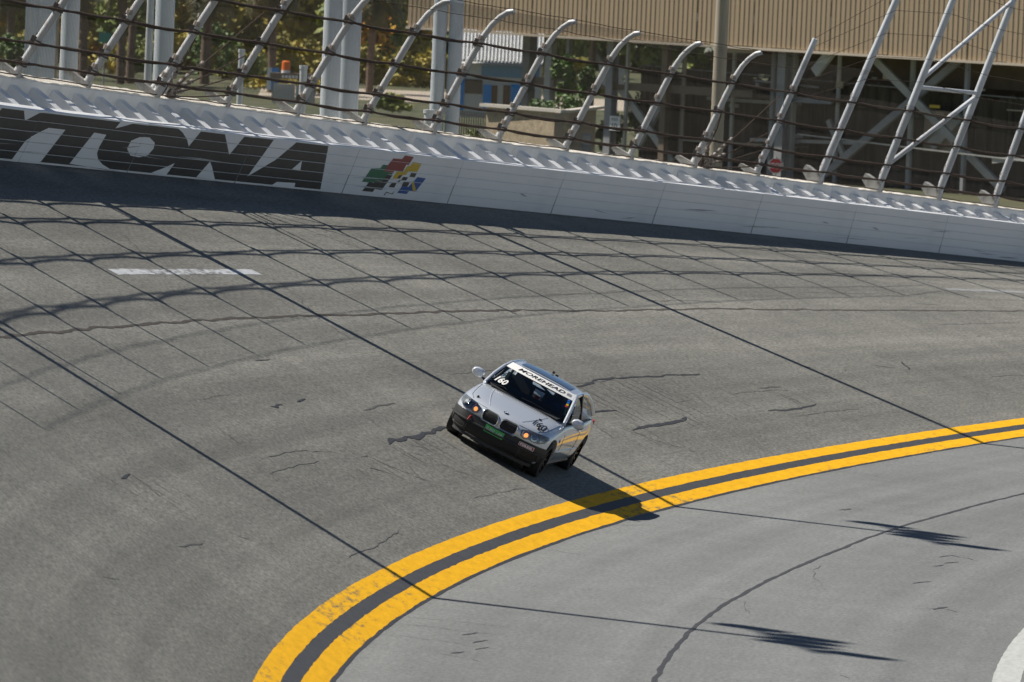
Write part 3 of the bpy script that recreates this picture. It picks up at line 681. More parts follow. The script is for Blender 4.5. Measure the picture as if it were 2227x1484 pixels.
# ------------------------------------------------------------------ beyond the fence: grandstand, ground-level things, trees
M.update(
    siding=mat('tan_corrugated_siding', (.38, .285, .18), .6, .0, c2=(.31, .235, .15), scale=.8, stretch=(1, 1, .15)),
    trim=mat('pale_trim', (.52, .44, .34), .7),
    girder=mat('dark_brown_girder', (.22, .165, .115), .7, c2=(.16, .12, .085), scale=1.5),
    steel=mat('grey_painted_steel', (.36, .36, .37), .6, c2=(.30, .30, .31), scale=2),
    palesteel=mat('pale_painted_steel', (.50, .49, .46), .6, c2=(.42, .41, .38), scale=2),
    conc=mat('grey_concrete', (.20, .19, .17), .85, c2=(.27, .26, .235), scale=2, bump=.3),
    cloth=mat('black_windscreen_cloth', (.085, .072, .055), .9, c2=(.14, .12, .09), scale=1.6, stretch=(2.5, 1, .3)),
    block=mat('split_face_block', (.47, .38, .26), .9, c2=(.34, .27, .18), scale=5, bump=1., bscale=7), smoothtan=mat('smooth_tan_block', (.36, .29, .215), .85),
    sand=mat('sandy_road', (.36, .30, .23), .9, c2=(.38, .33, .26), scale=.7), capm=mat('pale_block_cap', (.56, .52, .45), .8),
    bwhite=mat('white_wall_paint_old', (.62, .62, .6), .7), bblue=mat('bright_blue_panel', (.02, .30, .80), .5), plblue=mat('pale_blue_siding', (.16, .32, .48), .6),
    bgrey=mat('grey_metal_roof', (.34, .36, .37), .5, .2, c2=(.24, .25, .26), scale=2), brown=mat('brown_door', (.16, .09, .045), .6), black=mat('black_iron', (.02, .02, .021), .5),
    orange=mat('orange_plastic', (.85, .17, .01), .5), white=mat('white_enamel', (.88, .88, .88), .45), red=mat('red_enamel', (.75, .03, .04), .4), yel=mat('yellow_enamel', (.55, .38, .03), .5), teal=mat('teal_enamel', (.01, .25, .19), .5),
    trunk=mat('palm_trunk', (.20, .14, .10), .9, c2=(.11, .075, .055), scale=7, bump=.6, stretch=(1, 1, 2)), bark=mat('brown_bark', (.10, .065, .045), .9, c2=(.06, .04, .03), scale=6),
    leaf=mat('green_leaves', (.08, .15, .02), .65, c2=(.32, .33, .05), scale=.55, lo=.35, hi=.65), leafo=mat('olive_leaves', (.20, .19, .03), .7, c2=(.55, .44, .07), scale=.5, lo=.35, hi=.65),  # yellow second tones put golden sunlight into the leaf colour
    leafb=mat('bright_leaves', (.05, .11, .012), .6, c2=(.10, .19, .02), scale=1.2), flower=mat('blossom_and_sun_flecks', (.65, .24, .015), .7, c2=(.6, .40, .03), scale=2), frond=mat('palm_frond', (.07, .085, .025), .6, c2=(.17, .14, .05), scale=1.1),
)
GZ = -1.05
# --- grandstand back: corrugated siding on a steel frame
A_, B_ = at(886, 60, 322), at(2330, 140, 297); A_.z = B_.z = (A_.z + B_.z) / 2
gx = (B_ - A_).normalized(); gy = Vector((-gx.y, gx.x, 0)); gm = Matrix((gx, gy, Vector((0, 0, 1)))).transposed().to_4x4(); gm.translation = A_
stand = tag(empty('grandstand', mw=Matrix.Translation((A_.x, A_.y, GZ))), 'grandstand back with tan corrugated siding on grey steel columns and braces', 'grandstand')
GL = (B_ - A_).length
def gpt(u, v, z): return gm @ Vector((u, v, z))                       # u along the face, v back from it, z above its lower edge
def gpx(px, py, v):
    """point on the plane v metres behind the siding, seen at a photograph pixel"""
    r = ray_dir(px, py); o = Vector((0, 0, CAM_H)); q = gm.translation + gy * v; return o + r * ((q - o).dot(gy) / r.dot(gy))
sw = 1.02; b = MB(); prof = []
for k in range(4):
    x0 = k * sw / 4; prof += [(x0, 0), (x0 + .13, 0), (x0 + .155, -.022), (x0 + .23, -.022)]
prof.append((sw, 0)); vs = [(x, y, z) for z in (0, 7.5) for x, y in prof]; n_ = len(prof)
b.add(vs, [(i, i + 1, n_ + i + 1, n_ + i) for i in range(n_ - 1)]); sh = b.mesh('siding_sheet'); sh.materials.append(M['siding'])
for k in range(int(GL / sw)): link('siding_sheet', sh, None, stand, mw=gm @ Matrix.Translation((k * sw, random.uniform(-.012, .012), random.uniform(-.02, .02))))
b = MB(); b.box((GL / 2, -.03, -.07), (GL, .16, .10)); me = b.mesh('bottom_trim'); link('bottom_trim', me, 'trim', stand, mw=gm)
b = MB(); b.box((GL / 2 - 2, 13, .6), (GL - 4, 25.6, .5)); link('seating_deck', b.mesh('seating_deck'), 'conc', stand, mw=gm)  # unseen seating slab, laid flat and deep to shade the space below
b = MB(); b.box((GL * .5 + 7, 4.5, -.55), (GL - 14, .4, 1.3)); link('girder', b.mesh('girder'), 'girder', stand, mw=gm)
b = MB(); b.box((GL * .5 + 2.5, 17, -2.4), (GL - 5, .3, 5.)); link('rear_wall', b.mesh('rear_wall'), 'girder', stand, mw=gm)
def gcol(px, w, m='steel', v=1.2, flange=True, d=None):
    p = gpx(px, 150, v); d = d or w; z1 = A_.z + .3; b = MB(); c = Vector((p.x, p.y, (GZ + z1) / 2)); rot = gm.to_3x3()
    if flange:
        for sg in (-1, 1): b.box(c + rot @ Vector((0, sg * d * .45, 0)), (w, .05, z1 - GZ), rot)
        b.box(c, (.06, d * .85, z1 - GZ), rot)
    else: b.box(c, (w, d, z1 - GZ), rot)
    b.build('column', m, stand)
for px, w, m, f in ((1707, .42, 'steel', True), (1332, .36, 'steel', True), (1150, .40, 'conc', False), (1197, .34, 'palesteel', False), (1236, .16, 'steel', True), (1287, .2, 'girder', False), (2010, .3, 'steel', True), (1365, .12, 'palesteel', False), (1450, .3, 'girder', False), (2105, .16, 'steel', False)): gcol(px, w, m, 1.2 if px != 2010 else 5.2, f)
def gbrace(a, b_, w, m, v):
    p, q = gpx(*a, v), gpx(*b_, v); t = MB(); t.beam(p, q, .16, w, up=gy.cross(Vector((0, 0, 1))) if False else (0, 0, 1)); t.build('brace', m, stand)
for a, b_, w, m, v in (((1896, 122), (2182, 414), .30, 'palesteel', 1.6), ((1784, 388), (2090, 128), .30, 'steel', 1.9), ((1345, 185), (1462, 352), .30, 'palesteel', 1.4), ((1446, 214), (1388, 322), .26, 'palesteel', 1.7), ((1802, 262), (1838, 345), .22, 'palesteel', 2.4), ((1290, 108), (1322, 160), .26, 'palesteel', 1.5), ((1772, 158), (1812, 108), .42, 'bwhite', .8), ((2026, 318), (2088, 250), .5, 'palesteel', 2.6), ((1562, 110), (1640, 112), .16, 'trim', .5), ((2160, 350), (2240, 343), .2, 'palesteel', 1.0)): gbrace(a, b_, w, m, v)
for pts in (((1302, 138), (1318, 152), (1318, 190), (1304, 178)), ((1345, 146), (1364, 150), (1352, 172), (1358, 184), (1345, 184))):
    t = MB(); t.prism([gpx(*q, 1.1) for q in pts], gy * .05); t.build('gusset_plate', 'palesteel', stand)
t = MB(); t.beam(gpx(1160, 176, 1.35), gpx(1640, 205, 1.35), .2, .32); t.build('tie_beam', 'girder', stand)
t = MB(); t.beam(gpx(1700, 215, 1.5), gpx(1810, 222, 1.5), .15, .2); t.build('tie_beam', 'steel', stand)
t = MB(); t.beam(gpx(1735, 292, .9), gpx(2240, 352, .9), .05, .05); t.build('pipe_rail', 'palesteel', stand)
# clutter under the stand: pipes, hangers, conduit, cable trays
rc = random.Random(8)
for k in range(9):
    px = rc.uniform(1420, 2200); w_ = rc.choice((.06, .09, .12)); p = gpx(px, 150, rc.uniform(2.0, 2.9)); t = MB(); t.tube([(p.x, p.y, GZ), (p.x, p.y, A_.z + .2)], w_, 8); t.build('pipe', rc.choice(('palesteel', 'steel', 'trim', 'bwhite')), stand)
for k in range(7):
    a, b_ = (rc.uniform(1420, 1800), rc.uniform(150, 330)), None; ln = rc.uniform(120, 420); p, q = gpx(a[0], a[1], 2.5), gpx(min(2230, a[0] + ln), a[1] + ln * .055 + rc.uniform(-8, 8), 2.5); t = MB(); t.beam(p, q, .05, rc.choice((.05, .08, .14))); t.build('cable_tray', rc.choice(('palesteel', 'steel', 'trim', 'girder')), stand)
for k in range(16):
    p = gpx(rc.uniform(1420, 2210), rc.uniform(165, 385), rc.uniform(2.2, 2.8)); t = MB(); t.box(p, (rc.uniform(.12, .5), .1, rc.uniform(.06, .3)), gm.to_3x3()); t.build('hanging_fitting', rc.choice(('palesteel', 'bwhite', 'steel', 'trim', 'conc')), stand)
# --- black windscreen cloth fence under the stand
c0, c1 = gpx(1392, 200, 3.2), gpx(2330, 200, 3.2); d = (c1 - c0); d.z = 0; nn = 190; vs = []; fs = []
e = tag(empty('windscreen_fence', (c0.x, c0.y, GZ)), 'black cloth windscreen fence hanging in folds under the grandstand', 'fence')
for i in range(nn + 1):
    t = i / nn; p = c0 + d * t; w = .10 * math.sin(i * 1.9) + .06 * math.sin(i * .77 + 1) + random.uniform(-.05, .05); top = 3.05 + .10 * math.sin(i * .31) + .06 * math.sin(i * 1.3) - .4 * t
    for z, k in ((GZ, 1.3), (GZ + 2, 1.), (top, .3)): vs.append(tuple(p + gy * (w * k) + Vector((0, 0, z - p.z))))
for i in range(nn):
    for k in range(2): fs.append((i * 3 + k, i * 3 + 3 + k, i * 3 + 4 + k, i * 3 + 1 + k))
b = MB(); b.add(vs, fs); b.build('cloth', 'cloth', e, smooth=True, fix=False)
b = MB(); b.tube([Vector((c0.x, c0.y, 3.1)), Vector((c1.x, c1.y, 2.7))], .03, 6); b.build('top_rail', 'steel', e)
for k in range(10):
    p = c0 + d * (k / 9); b = MB(); b.tube([Vector((p.x, p.y, GZ)) + gy * .25, Vector((p.x, p.y, 3.0)) + gy * .25], .04, 6); b.build('fence_post', 'steel', e)
def board(name, px0, py0, px1, py1, v, m, label, cat, th=.04, y0=None):
    """flat board facing along the stand, with the corners seen at two photograph pixels"""
    p, q = gpx(px0, py0, v), gpx(px1, py1, v); w = (Vector((q.x, q.y, 0)) - Vector((p.x, p.y, 0))).length; mm = gm.to_3x3().to_4x4()
    mm.translation = Vector(((p.x + q.x) / 2, (p.y + q.y) / 2, (p.z + q.z) / 2))
    e = tag(empty(name, mw=mm), label, cat); b = MB(); b.box((0, 0, 0), (w, th, abs(p.z - q.z))); b.build('board', m, e, local=True); return e, w, abs(p.z - q.z)
def text_mesh(body, bold=0., shear=0.):
    cu = bpy.data.curves.new('t', 'FONT'); cu.body = body; cu.align_x = 'CENTER'; cu.align_y = 'CENTER'; cu.size = 1.; cu.offset = bold; cu.shear = shear; cu.resolution_u = 3
    o = bpy.data.objects.new('t', cu); col.objects.link(o); dg = bpy.context.evaluated_depsgraph_get(); me = o.evaluated_get(dg).to_mesh()
    vs = [v.co.copy() for v in me.vertices]; fs = [tuple(p.vertices) for p in me.polygons]
    o.evaluated_get(dg).to_mesh_clear(); bpy.data.objects.remove(o); bpy.data.curves.remove(cu)
    x0, x1 = min(v.x for v in vs), max(v.x for v in vs); y0, y1 = min(v.y for v in vs), max(v.y for v in vs)
    return [((v.x - x0) / (x1 - x0) - .5, (v.y - y0) / (y1 - y0) - .5) for v in vs], fs       # unit box, centred
def lettering(parent, body, w, h, m, y=-.026, dx=0, dz=0, bold=.015, shear=0):
    vs, fs = text_mesh(body, bold, shear); b = MB(); b.add([(x * w + dx, y, z * h + dz) for x, z in vs], fs); return b.build('lettering', m, parent, local=True, fix=False)
e, w, h = board('number_sign', 1327, 252, 1348, 285, .9, 'white', 'small white sign with number 10 on a grey grandstand column', 'sign')
lettering(e, '10', w * .5, h * .38, 'black', dz=-h * .18)
b = MB(); [b.box((dx * w, -.024, h * .28), (w * .14, .004, h * .22)) for dx in (-.22, .0, .22)]; b.build('sign_marks', 'steel', e, local=True)
e, w, h = board('lettered_banner', 1700, 286, 1758, 330, 2.6, 'cloth', 'dark banner with two lines of white lettering on the windscreen', 'banner')
lettering(e, 'STOP AND DRAW', w * .72, h * .2, 'white', dx=-w * .08, dz=h * .27); lettering(e, 'PROCEDURES', w * .6, h * .18, 'white', dx=-w * .14, dz=-h * .03)
board('yellow_plank', 1626, 208, 1678, 216, 2.7, 'yel', 'yellow plank fixed to the black windscreen right of the utility pole', 'plank')
board('yellow_plank', 2022, 228, 2044, 236, .9, 'yel', 'short yellow plank between the tall braced fence posts', 'plank')
board('yellow_plank', 2190, 238, 2240, 244, 2.7, 'trim', 'pale tan plank on the windscreen at the right edge', 'plank')
e, w, h = board('plywood_panel', 2012, 240, 2086, 334, 2.75, 'smoothtan', 'tan plywood panel behind the crossing braces under the stand', 'panel')
# --- stop sign
p = at(1687, 361, 250); e = tag(empty('stop_sign', (p.x, p.y, GZ)), 'red octagonal stop sign on a post just above the wall top', 'sign')
b = MB(); oc = [(p.x + .262 * math.cos(R(22.5 + 45 * k)), p.y, p.z + .262 * math.sin(R(22.5 + 45 * k))) for k in range(8)]; b.prism(oc, (0, .02, 0)); b.build('rim', 'white', e)
b = MB(); oc = [(p.x + .240 * math.cos(R(22.5 + 45 * k)), p.y - .004, p.z + .240 * math.sin(R(22.5 + 45 * k))) for k in range(8)]; b.add(oc, [tuple(range(8))]); b.build('sign_face', 'red', e)
vs, fs = text_mesh('STOP', .02); b = MB(); b.add([(p.x + x * .43, p.y - .008, p.z + z * .19) for x, z in vs], fs); b.build('lettering', 'white', e, fix=False)
b = MB(); b.tube([(p.x, p.y + .04, GZ), (p.x, p.y + .04, p.z + .3)], .03, 8); b.build('post', 'palesteel', e)
# --- tan block wall
p0, p1 = at(1058, 233, 292), at(1224, 240, 288); p2 = at(1297, 240, 296); zt = p0.z
e = tag(empty('block_wall', (p0.x, p0.y, GZ)), 'rough tan block wall with pale cap behind the fence', 'wall')
def wallseg(a, b_, m, name, th=.3, z1=None):
    a, b_ = Vector((a.x, a.y, GZ)), Vector((b_.x, b_.y, GZ)); d = (b_ - a).normalized(); nrm = Vector((-d.y, d.x, 0)); t = MB()
    t.prism([a, b_, b_ + nrm * th, a + nrm * th], (0, 0, (z1 or zt) - GZ)); return t.build(name, m, e)
wallseg(p0, p1, 'block', 'block_face'); wallseg(p1 + Vector((.004, 0, 0)), p2, 'smoothtan', 'return_face')
t = MB(); a, b_ = Vector((p0.x, p0.y, zt)), Vector((p1.x, p1.y, zt)); t.beam(a + Vector((-.1, .1, .07)), b_ + Vector((.1, .1, .07)), .42, .12); t.build('cap', 'capm', e)
t = MB(); a, b_ = Vector((p1.x, p1.y, zt)), Vector((p2.x, p2.y, zt)); t.beam(a + Vector((.02, .12, .06)), b_ + Vector((.1, .1, .06)), .4, .1); t.build('cap', 'capm', e)
q = at(1275, 305, 290); e2 = tag(empty('meter_box', (q.x, q.y, GZ)), 'grey metal box in front of the tan block wall', 'box')
t = MB(); t.box((q.x, q.y, (q.z + .25 + GZ) / 2), (.38, .25, q.z + .25 - GZ)); t.build('housing', 'steel', e2)
t = MB(); t.box((q.x, q.y - .13, q.z), (.3, .02, .35)); t.build('door', 'palesteel', e2)
# --- blue and white building
bo = at(1075, 160, 352); e = tag(empty('park_building', (bo.x, bo.y, GZ)), 'white building with blue panels and grey ribbed metal roof behind the block wall', 'building')
def bp(px, py, Y=352): return at(px, py, Y)
def rect(name, px0, py0, px1, py1, m, dy=0., th=.1, Y=352):
    a, b_ = bp(px0, py0, Y), bp(px1, py1, Y); t = MB(); t.box(((a.x + b_.x) / 2, Y + dy + th / 2, (a.z + b_.z) / 2), (abs(b_.x - a.x), th, abs(a.z - b_.z))); return t.build(name, m, e)
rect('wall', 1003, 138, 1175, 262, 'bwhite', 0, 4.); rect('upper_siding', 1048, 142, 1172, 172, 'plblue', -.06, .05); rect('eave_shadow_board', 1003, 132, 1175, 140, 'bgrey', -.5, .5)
rect('blue_panel', 1052, 184, 1067, 240, 'bblue', -.08, .06); rect('blue_panel', 1112, 184, 1136, 240, 'bblue', -.08, .06); rect('door', 1068, 186, 1080, 240, 'brown', -.05, .04); rect('door', 1095, 186, 1107, 240, 'brown', -.05, .04); rect('window', 1012, 172, 1048, 205, 'girder', -.05, .04); rect('blue_post', 1000, 170, 1007, 240, 'bblue', -.07, .06)
ra, rb = bp(1000, 132), bp(1180, 132); nr = 24
t = MB(); t.add([(ra.x, 351.4, ra.z), (rb.x, 351.4, ra.z), (rb.x, 357, ra.z + 1.9), (ra.x, 357, ra.z + 1.9)], [(0, 1, 2, 3)]); rf = t.build('roof', 'bgrey', e)
for k in range(nr):
    x_ = ra.x + (rb.x - ra.x) * k / (nr - 1); t = MB(); t.beam((x_, 351.4, ra.z + .04), (x_, 357, ra.z + 1.94), .05, .07); t.build('roof_rib', 'bwhite', rf, fix=False)
# --- black picket fence
e = tag(empty('picket_fence', at(1030, 285, 300)), 'low black iron picket fence left of the tan block wall', 'fence')
pa, pb = at(985, 240, 300), at(1062, 244, 298); zt2 = pa.z
for k in range(16):
    q = pa.lerp(pb, k / 15); t = MB(); t.box((q.x, q.y, (zt2 + GZ) / 2), (.035, .035, zt2 - GZ)); t.build('picket', 'black', e, fix=False)
for z in (zt2 - .12, zt2 - .95): t = MB(); t.beam((pa.x, pa.y - .03, z), (pb.x, pb.y - .03, z), .03, .05); t.build('rail', 'black', e)
# --- sandy road and low pale wall beyond it
me = bpy.data.meshes.new('service_road'); me.from_pydata([(-13.5, 398, GZ + .02), (8, 398, GZ + .02), (8, 420, GZ + .02), (-14, 420, GZ + .02)], [], [(0, 1, 2, 3)]); tag(link('service_road', me, 'sand'), kind='structure')
for px0, px1, py, lab in ((596, 642, 182, 'pale concrete barrier block under the lettered trailer rail, the left one'), (644, 684, 186, 'pale concrete barrier block beside the paired grey columns')):
    a, b_ = at(px0, py, 386), at(px1, py, 386); e = tag(empty('barrier_block', ((a.x + b_.x) / 2, 386, GZ)), lab, 'barrier')
    t = MB(); w = b_.x - a.x; t.prism([(a.x, 385.7, GZ), (a.x, 385.85, a.z - .2), (a.x, 385.9, a.z), (a.x, 386.1, a.z), (a.x, 386.15, a.z - .2), (a.x, 386.3, GZ)], (w, 0, 0)); t.build('block', 'capm', e)
p = at(640, 166, 388); e = tag(empty('sign_trailer', (p.x, 388, GZ)), 'dark sign trailer rail with white lettering under the orange drum', 'trailer')
t = MB(); t.box((p.x, 388, p.z), (2.4, .7, .28)); t.build('rail_deck', 'girder', e)
for dx in (-1., 1.): t = MB(); t.box((p.x + dx, 388.2, (p.z + GZ) / 2), (.12, .12, p.z - GZ)); t.build('leg', 'steel', e)
t = MB(); [t.box((p.x - .55 + .17 * k + (.1 if k > 4 else 0), 387.64, p.z - .03), (.11, .01, .13)) for k in range(9)]; t.build('lettering', 'white', e)
q = at(622, 143, 388); e = tag(empty('traffic_drum', (q.x, 388, p.z + .14)), 'orange traffic drum with white band standing on the trailer rail', 'traffic drum')
t = MB(); t.tube([(q.x, 388, p.z + .14), (q.x, 388, p.z + .27)], [.22, .215], 16); t.build('white_band', 'white', e, smooth=True)
t = MB(); t.tube([(q.x, 388, p.z + .272), (q.x, 388, p.z + .70), (q.x, 388, p.z + .74)], [.215, .20, .15], 16); t.build('drum_body', 'orange', e, smooth=True)
q = at(598, 172, 392); e = tag(empty('portable_sign', (q.x, 392, GZ)), 'small blue and white sign left of the orange drum', 'sign')
t = MB(); t.box((q.x, 392, q.z), (.36, .05, 1.1)); t.build('blue_face', 'bblue', e); t = MB(); t.box((q.x - .3, 392, q.z), (.22, .05, 1.1)); t.build('white_face', 'white', e); t = MB(); t.box((q.x - .1, 392.05, (q.z + GZ) / 2), (.08, .05, q.z - GZ)); t.build('post', 'steel', e)
q = at(228, 82, 400); e = tag(empty('street_sign', (q.x, 400, GZ)), 'small teal street sign between palm trunks at left', 'sign')
t = MB(); t.box((q.x, 400, q.z), (.62, .04, .5)); t.build('sign_face', 'teal', e); t = MB(); t.tube([(q.x, 400.04, GZ), (q.x, 400.04, q.z + .3)], .04, 6); t.build('post', 'steel', e)
# --- vegetation
def leaves(b, c, rad, n, size, rnd, shell=.45, lumps=22):
    cs = []
    for k in range(lumps):
        while 1:
            v = Vector((rnd.uniform(-1, 1), rnd.uniform(-1, 1), rnd.uniform(-1, 1)))
            if v.length < 1: break
        cs.append((Vector((v.x * rad[0], v.y * rad[1], v.z * rad[2])) * .8, rnd.uniform(.22, .42)))
    for k in range(n):
        cc, rr = cs[rnd.randrange(lumps)]
        v = Vector((rnd.gauss(0, 1), rnd.gauss(0, 1), rnd.gauss(0, 1))).normalized() * (rnd.random() ** .4)
        p = Vector(c) + cc + Vector((v.x * rad[0], v.y * rad[1], v.z * rad[2])) * rr
        if p.z < GZ + .05: p.z = GZ + .05 + rnd.random() * .6
        u = Vector((rnd.gauss(0, 1), rnd.gauss(0, 1), rnd.gauss(0, 1))).normalized(); w = u.orthogonal().normalized(); s = size * rnd.uniform(.6, 1.3)
        b.add([p - u * s, p + w * s * .45, p + u * s, p - w * s * .45], [(0, 1, 2, 3)])
def tree(px, Y, zc, rad, n, m, label, rnd, trunk=True, size=.24, flowers=0, name='broadleaf_tree', cat='tree', group='trees beyond the fence'):
    p = at(px, 150, Y); e = tag(empty(name, (p.x, Y, GZ)), label, cat, group); c = (p.x, Y, zc)
    b = MB(); leaves(b, c, rad, n, size, rnd); b.build('crown', m, e, fix=False)
    if flowers: b = MB(); leaves(b, c, (rad[0] * 1.02, rad[1] * 1.02, rad[2] * 1.02), flowers, size * .9, rnd, lumps=6); b.build('blossom', 'flower', e, fix=False)
    if trunk:
        b = MB(); b.tube([(p.x, Y, GZ - .2), (p.x + .1, Y, GZ + 1.5), (p.x - .1, Y, zc), (p.x + .3, Y, zc + rad[2] * .6)], [.26, .2, .15, .06], 8)
        for k in range(4): a = rnd.uniform(0, 6.28); b.tube([(p.x, Y, zc - rad[2] * .5), (p.x + math.cos(a) * rad[0] * .6, Y + math.sin(a) * rad[1] * .6, zc + rad[2] * .3)], [.1, .03], 6)
        b.build('trunk', 'bark', e, smooth=True)
tr = random.Random(21)
# hedge along the far side of the service road
b = MB()
for k in range(24): leaves(b, (-42 + k * 2.0, 429 + tr.uniform(-1, 1), -.1 + tr.uniform(-.2, .3)), (1.5, 1., 1.5), 800, .20, tr, lumps=10)
tag(b.build('hedge', 'leafo', None, fix=False), 'ragged olive hedge along the far side of the service road', kind='stuff')
# far wood closing the view behind the trees
b = MB()
for k in range(15): leaves(b, (-44 + k * 4.6, 492 + tr.uniform(-4, 4), 2.2), (4.2, 2.5, 4.8), 2100, .50, tr, lumps=16)
tag(b.build('far_wood', 'leaf', None, fix=False), 'dense far wood closing the view behind the palms', kind='stuff')
TL = [(-60, 436, 3.5, (3.6, 3, 4.2), 'leafo', 'olive tree at the left edge behind the pale cabinet', 200),
      (70, 452, 3.2, (3.6, 3, 4.2), 'leaf', 'dark green tree behind the pale cabinet and the left column', 0),
      (195, 446, 3.8, (3.4, 3, 4.2), 'leafo', 'olive tree with orange blossom behind the twin palm trunks', 420),
      (300, 438, 3.0, (2.8, 3, 4.), 'leaf', 'green tree between the palms and the thick pale column', 60),
      (410, 446, 3.2, (3.2, 3, 4.2), 'leafo', 'olive tree behind the cable anchor at left', 500),
      (500, 450, 3.4, (3.2, 3, 4.2), 'leaf', 'dark tree right of the cable anchor', 160),
      (600, 440, 3.6, (3.3, 3, 4.2), 'leafo', 'olive tree above the orange drum', 60),
      (690, 448, 3.2, (3., 3, 4.2), 'leafo', 'olive tree left of the paired grey columns', 40),
      (800, 434, 3., (2.7, 3, 4.), 'leaf', 'tree with yellow and orange leaves right of the paired grey columns', 420),
      (875, 440, 3., (2.6, 3, 4.), 'leafo', 'olive tree left of the twin grey columns', 220),
      (960, 446, 2.6, (3., 3, 3.6), 'leaf', 'dark tree behind the twin grey columns', 60),
      (1180, 470, 3., (5.5, 3, 4.), 'leaf', 'dark tree behind the blue building', 40)]
for px, Y, zc, rad, m, lab, fl in TL: tree(px, Y, zc - .6, rad, 6500, m, lab, tr, flowers=int(fl * 1.8), size=.30)  # blossom count raised to stand in for golden sunlight on the crowns
for px, Y, zc, rad, m, lab in ((460, 420, .6, (1.5, 1.2, 1.7), 'leafb', 'bright green bush behind the left cable anchor'), (560, 415, -.2, (1.6, 1.2, 1.), 'leaf', 'low dark bush left of the blue and white sign'), (30, 405, .5, (1., 1, 1.2), 'leafb', 'small bright bush at the left edge'), (300, 424, .2, (1.1, 1, 1.), 'leaf', 'low dark bush beside the twin palm trunks'),
                               (860, 372, -.35, (1.1, .6, .5), 'leaf', 'low clipped shrub left of the twin grey columns'), (1032, 306, -.2, (.7, .5, .8), 'leaf', 'dark shrub behind the picket fence'), (640, 405, -.6, (2.6, 1, .5), 'leafo', 'low olive hedge behind the barrier blocks')):
    tree(px, Y, zc, rad, 1500, m, lab, tr, False, .13, name='shrub', cat='shrub', group='shrubs beyond the fence')
for px, Y, zc, rad, lab in ((1215, 300, 1.55, (1.15, .8, .85), 'bright green shrub spilling over the tan block wall'), (1228, 303, 2.9, (.5, .5, 1.0), 'upright green shrub rising left of the numbered column'), (1276, 304, 2.5, (.45, .5, .9), 'narrow green shrub beside the dark grandstand column'), (1410, 326, .6, (.8, .6, 1.4), 'green bush seen through the crossed braces'), (1330, 320, .2, (.9, .5, .9), 'green shrub behind the number sign column')):
    tree(px, Y, zc, rad, 1700, 'leafb', lab, tr, False, .10, name='shrub', cat='shrub', group='shrubs beyond the fence')
def palm(px, Y, zc, label, lean=0., nf=46, r=.2):
    p = at(px, 150, Y); e = tag(empty('palm_tree', (p.x, Y, GZ)), label, 'palm tree', 'palms beyond the fence')
    b = MB(); hz = zc - GZ; pts = []; rs = []
    for k in range(26): t = k / 25; pts.append((p.x + lean * t * t, Y, GZ + hz * t)); rs.append(r * (1.15 - .15 * t) * (1.06 if k % 2 else .94))
    b.tube(pts, rs, 10); b.build('trunk', 'trunk', e, smooth=True)
    b = MB(); top = Vector((p.x + lean, Y, zc))
    for k in range(nf):
        a = tr.uniform(0, 6.283); el = tr.uniform(-1.0, 1.2); d = Vector((math.cos(a) * math.cos(el), math.sin(a) * math.cos(el), math.sin(el))); ln = tr.uniform(1.7, 2.5); q = top.copy(); side = d.cross(Vector((0, 0, 1))).normalized(); v = d.copy(); prev = q
        for j in range(9):
            v = (v + Vector((0, 0, -.10 - .02 * j))).normalized(); nq = prev + v * ln / 9
            wdt = .035; b.add([prev - side * wdt, prev + side * wdt, nq + side * wdt * .8, nq - side * wdt * .8], [(0, 1, 2, 3)])
            if j > 2:
                for sg in (-1, 1):
                    for h in (0, .5):
                        o = prev.lerp(nq, h); tip = o + side * sg * tr.uniform(.4, .75) + v * .35 + Vector((0, 0, -.22)); b.add([o, o + v * .09, tip], [(0, 1, 2)])
            prev = nq
    b.build('crown', 'frond', e, fix=False)
palm(262, 409, 5.0, 'left of the twin palm trunks rising behind the fence at left'); palm(283, 411, 5.4, 'right of the twin palm trunks rising behind the fence at left', .3)
palm(180, 414, 4.6, 'palm with dark trunk right of the left grey column', -.2); palm(445, 416, 4.4, 'palm behind the cable anchor at left', .2, r=.24); palm(592, 404, 4.7, 'palm with reddish trunk left of the orange drum', -.25); palm(20, 418, 4.2, 'palm at the left edge of the picture'); palm(805, 412, 4.4, 'palm trunk right of the paired grey columns', .1, r=.18)

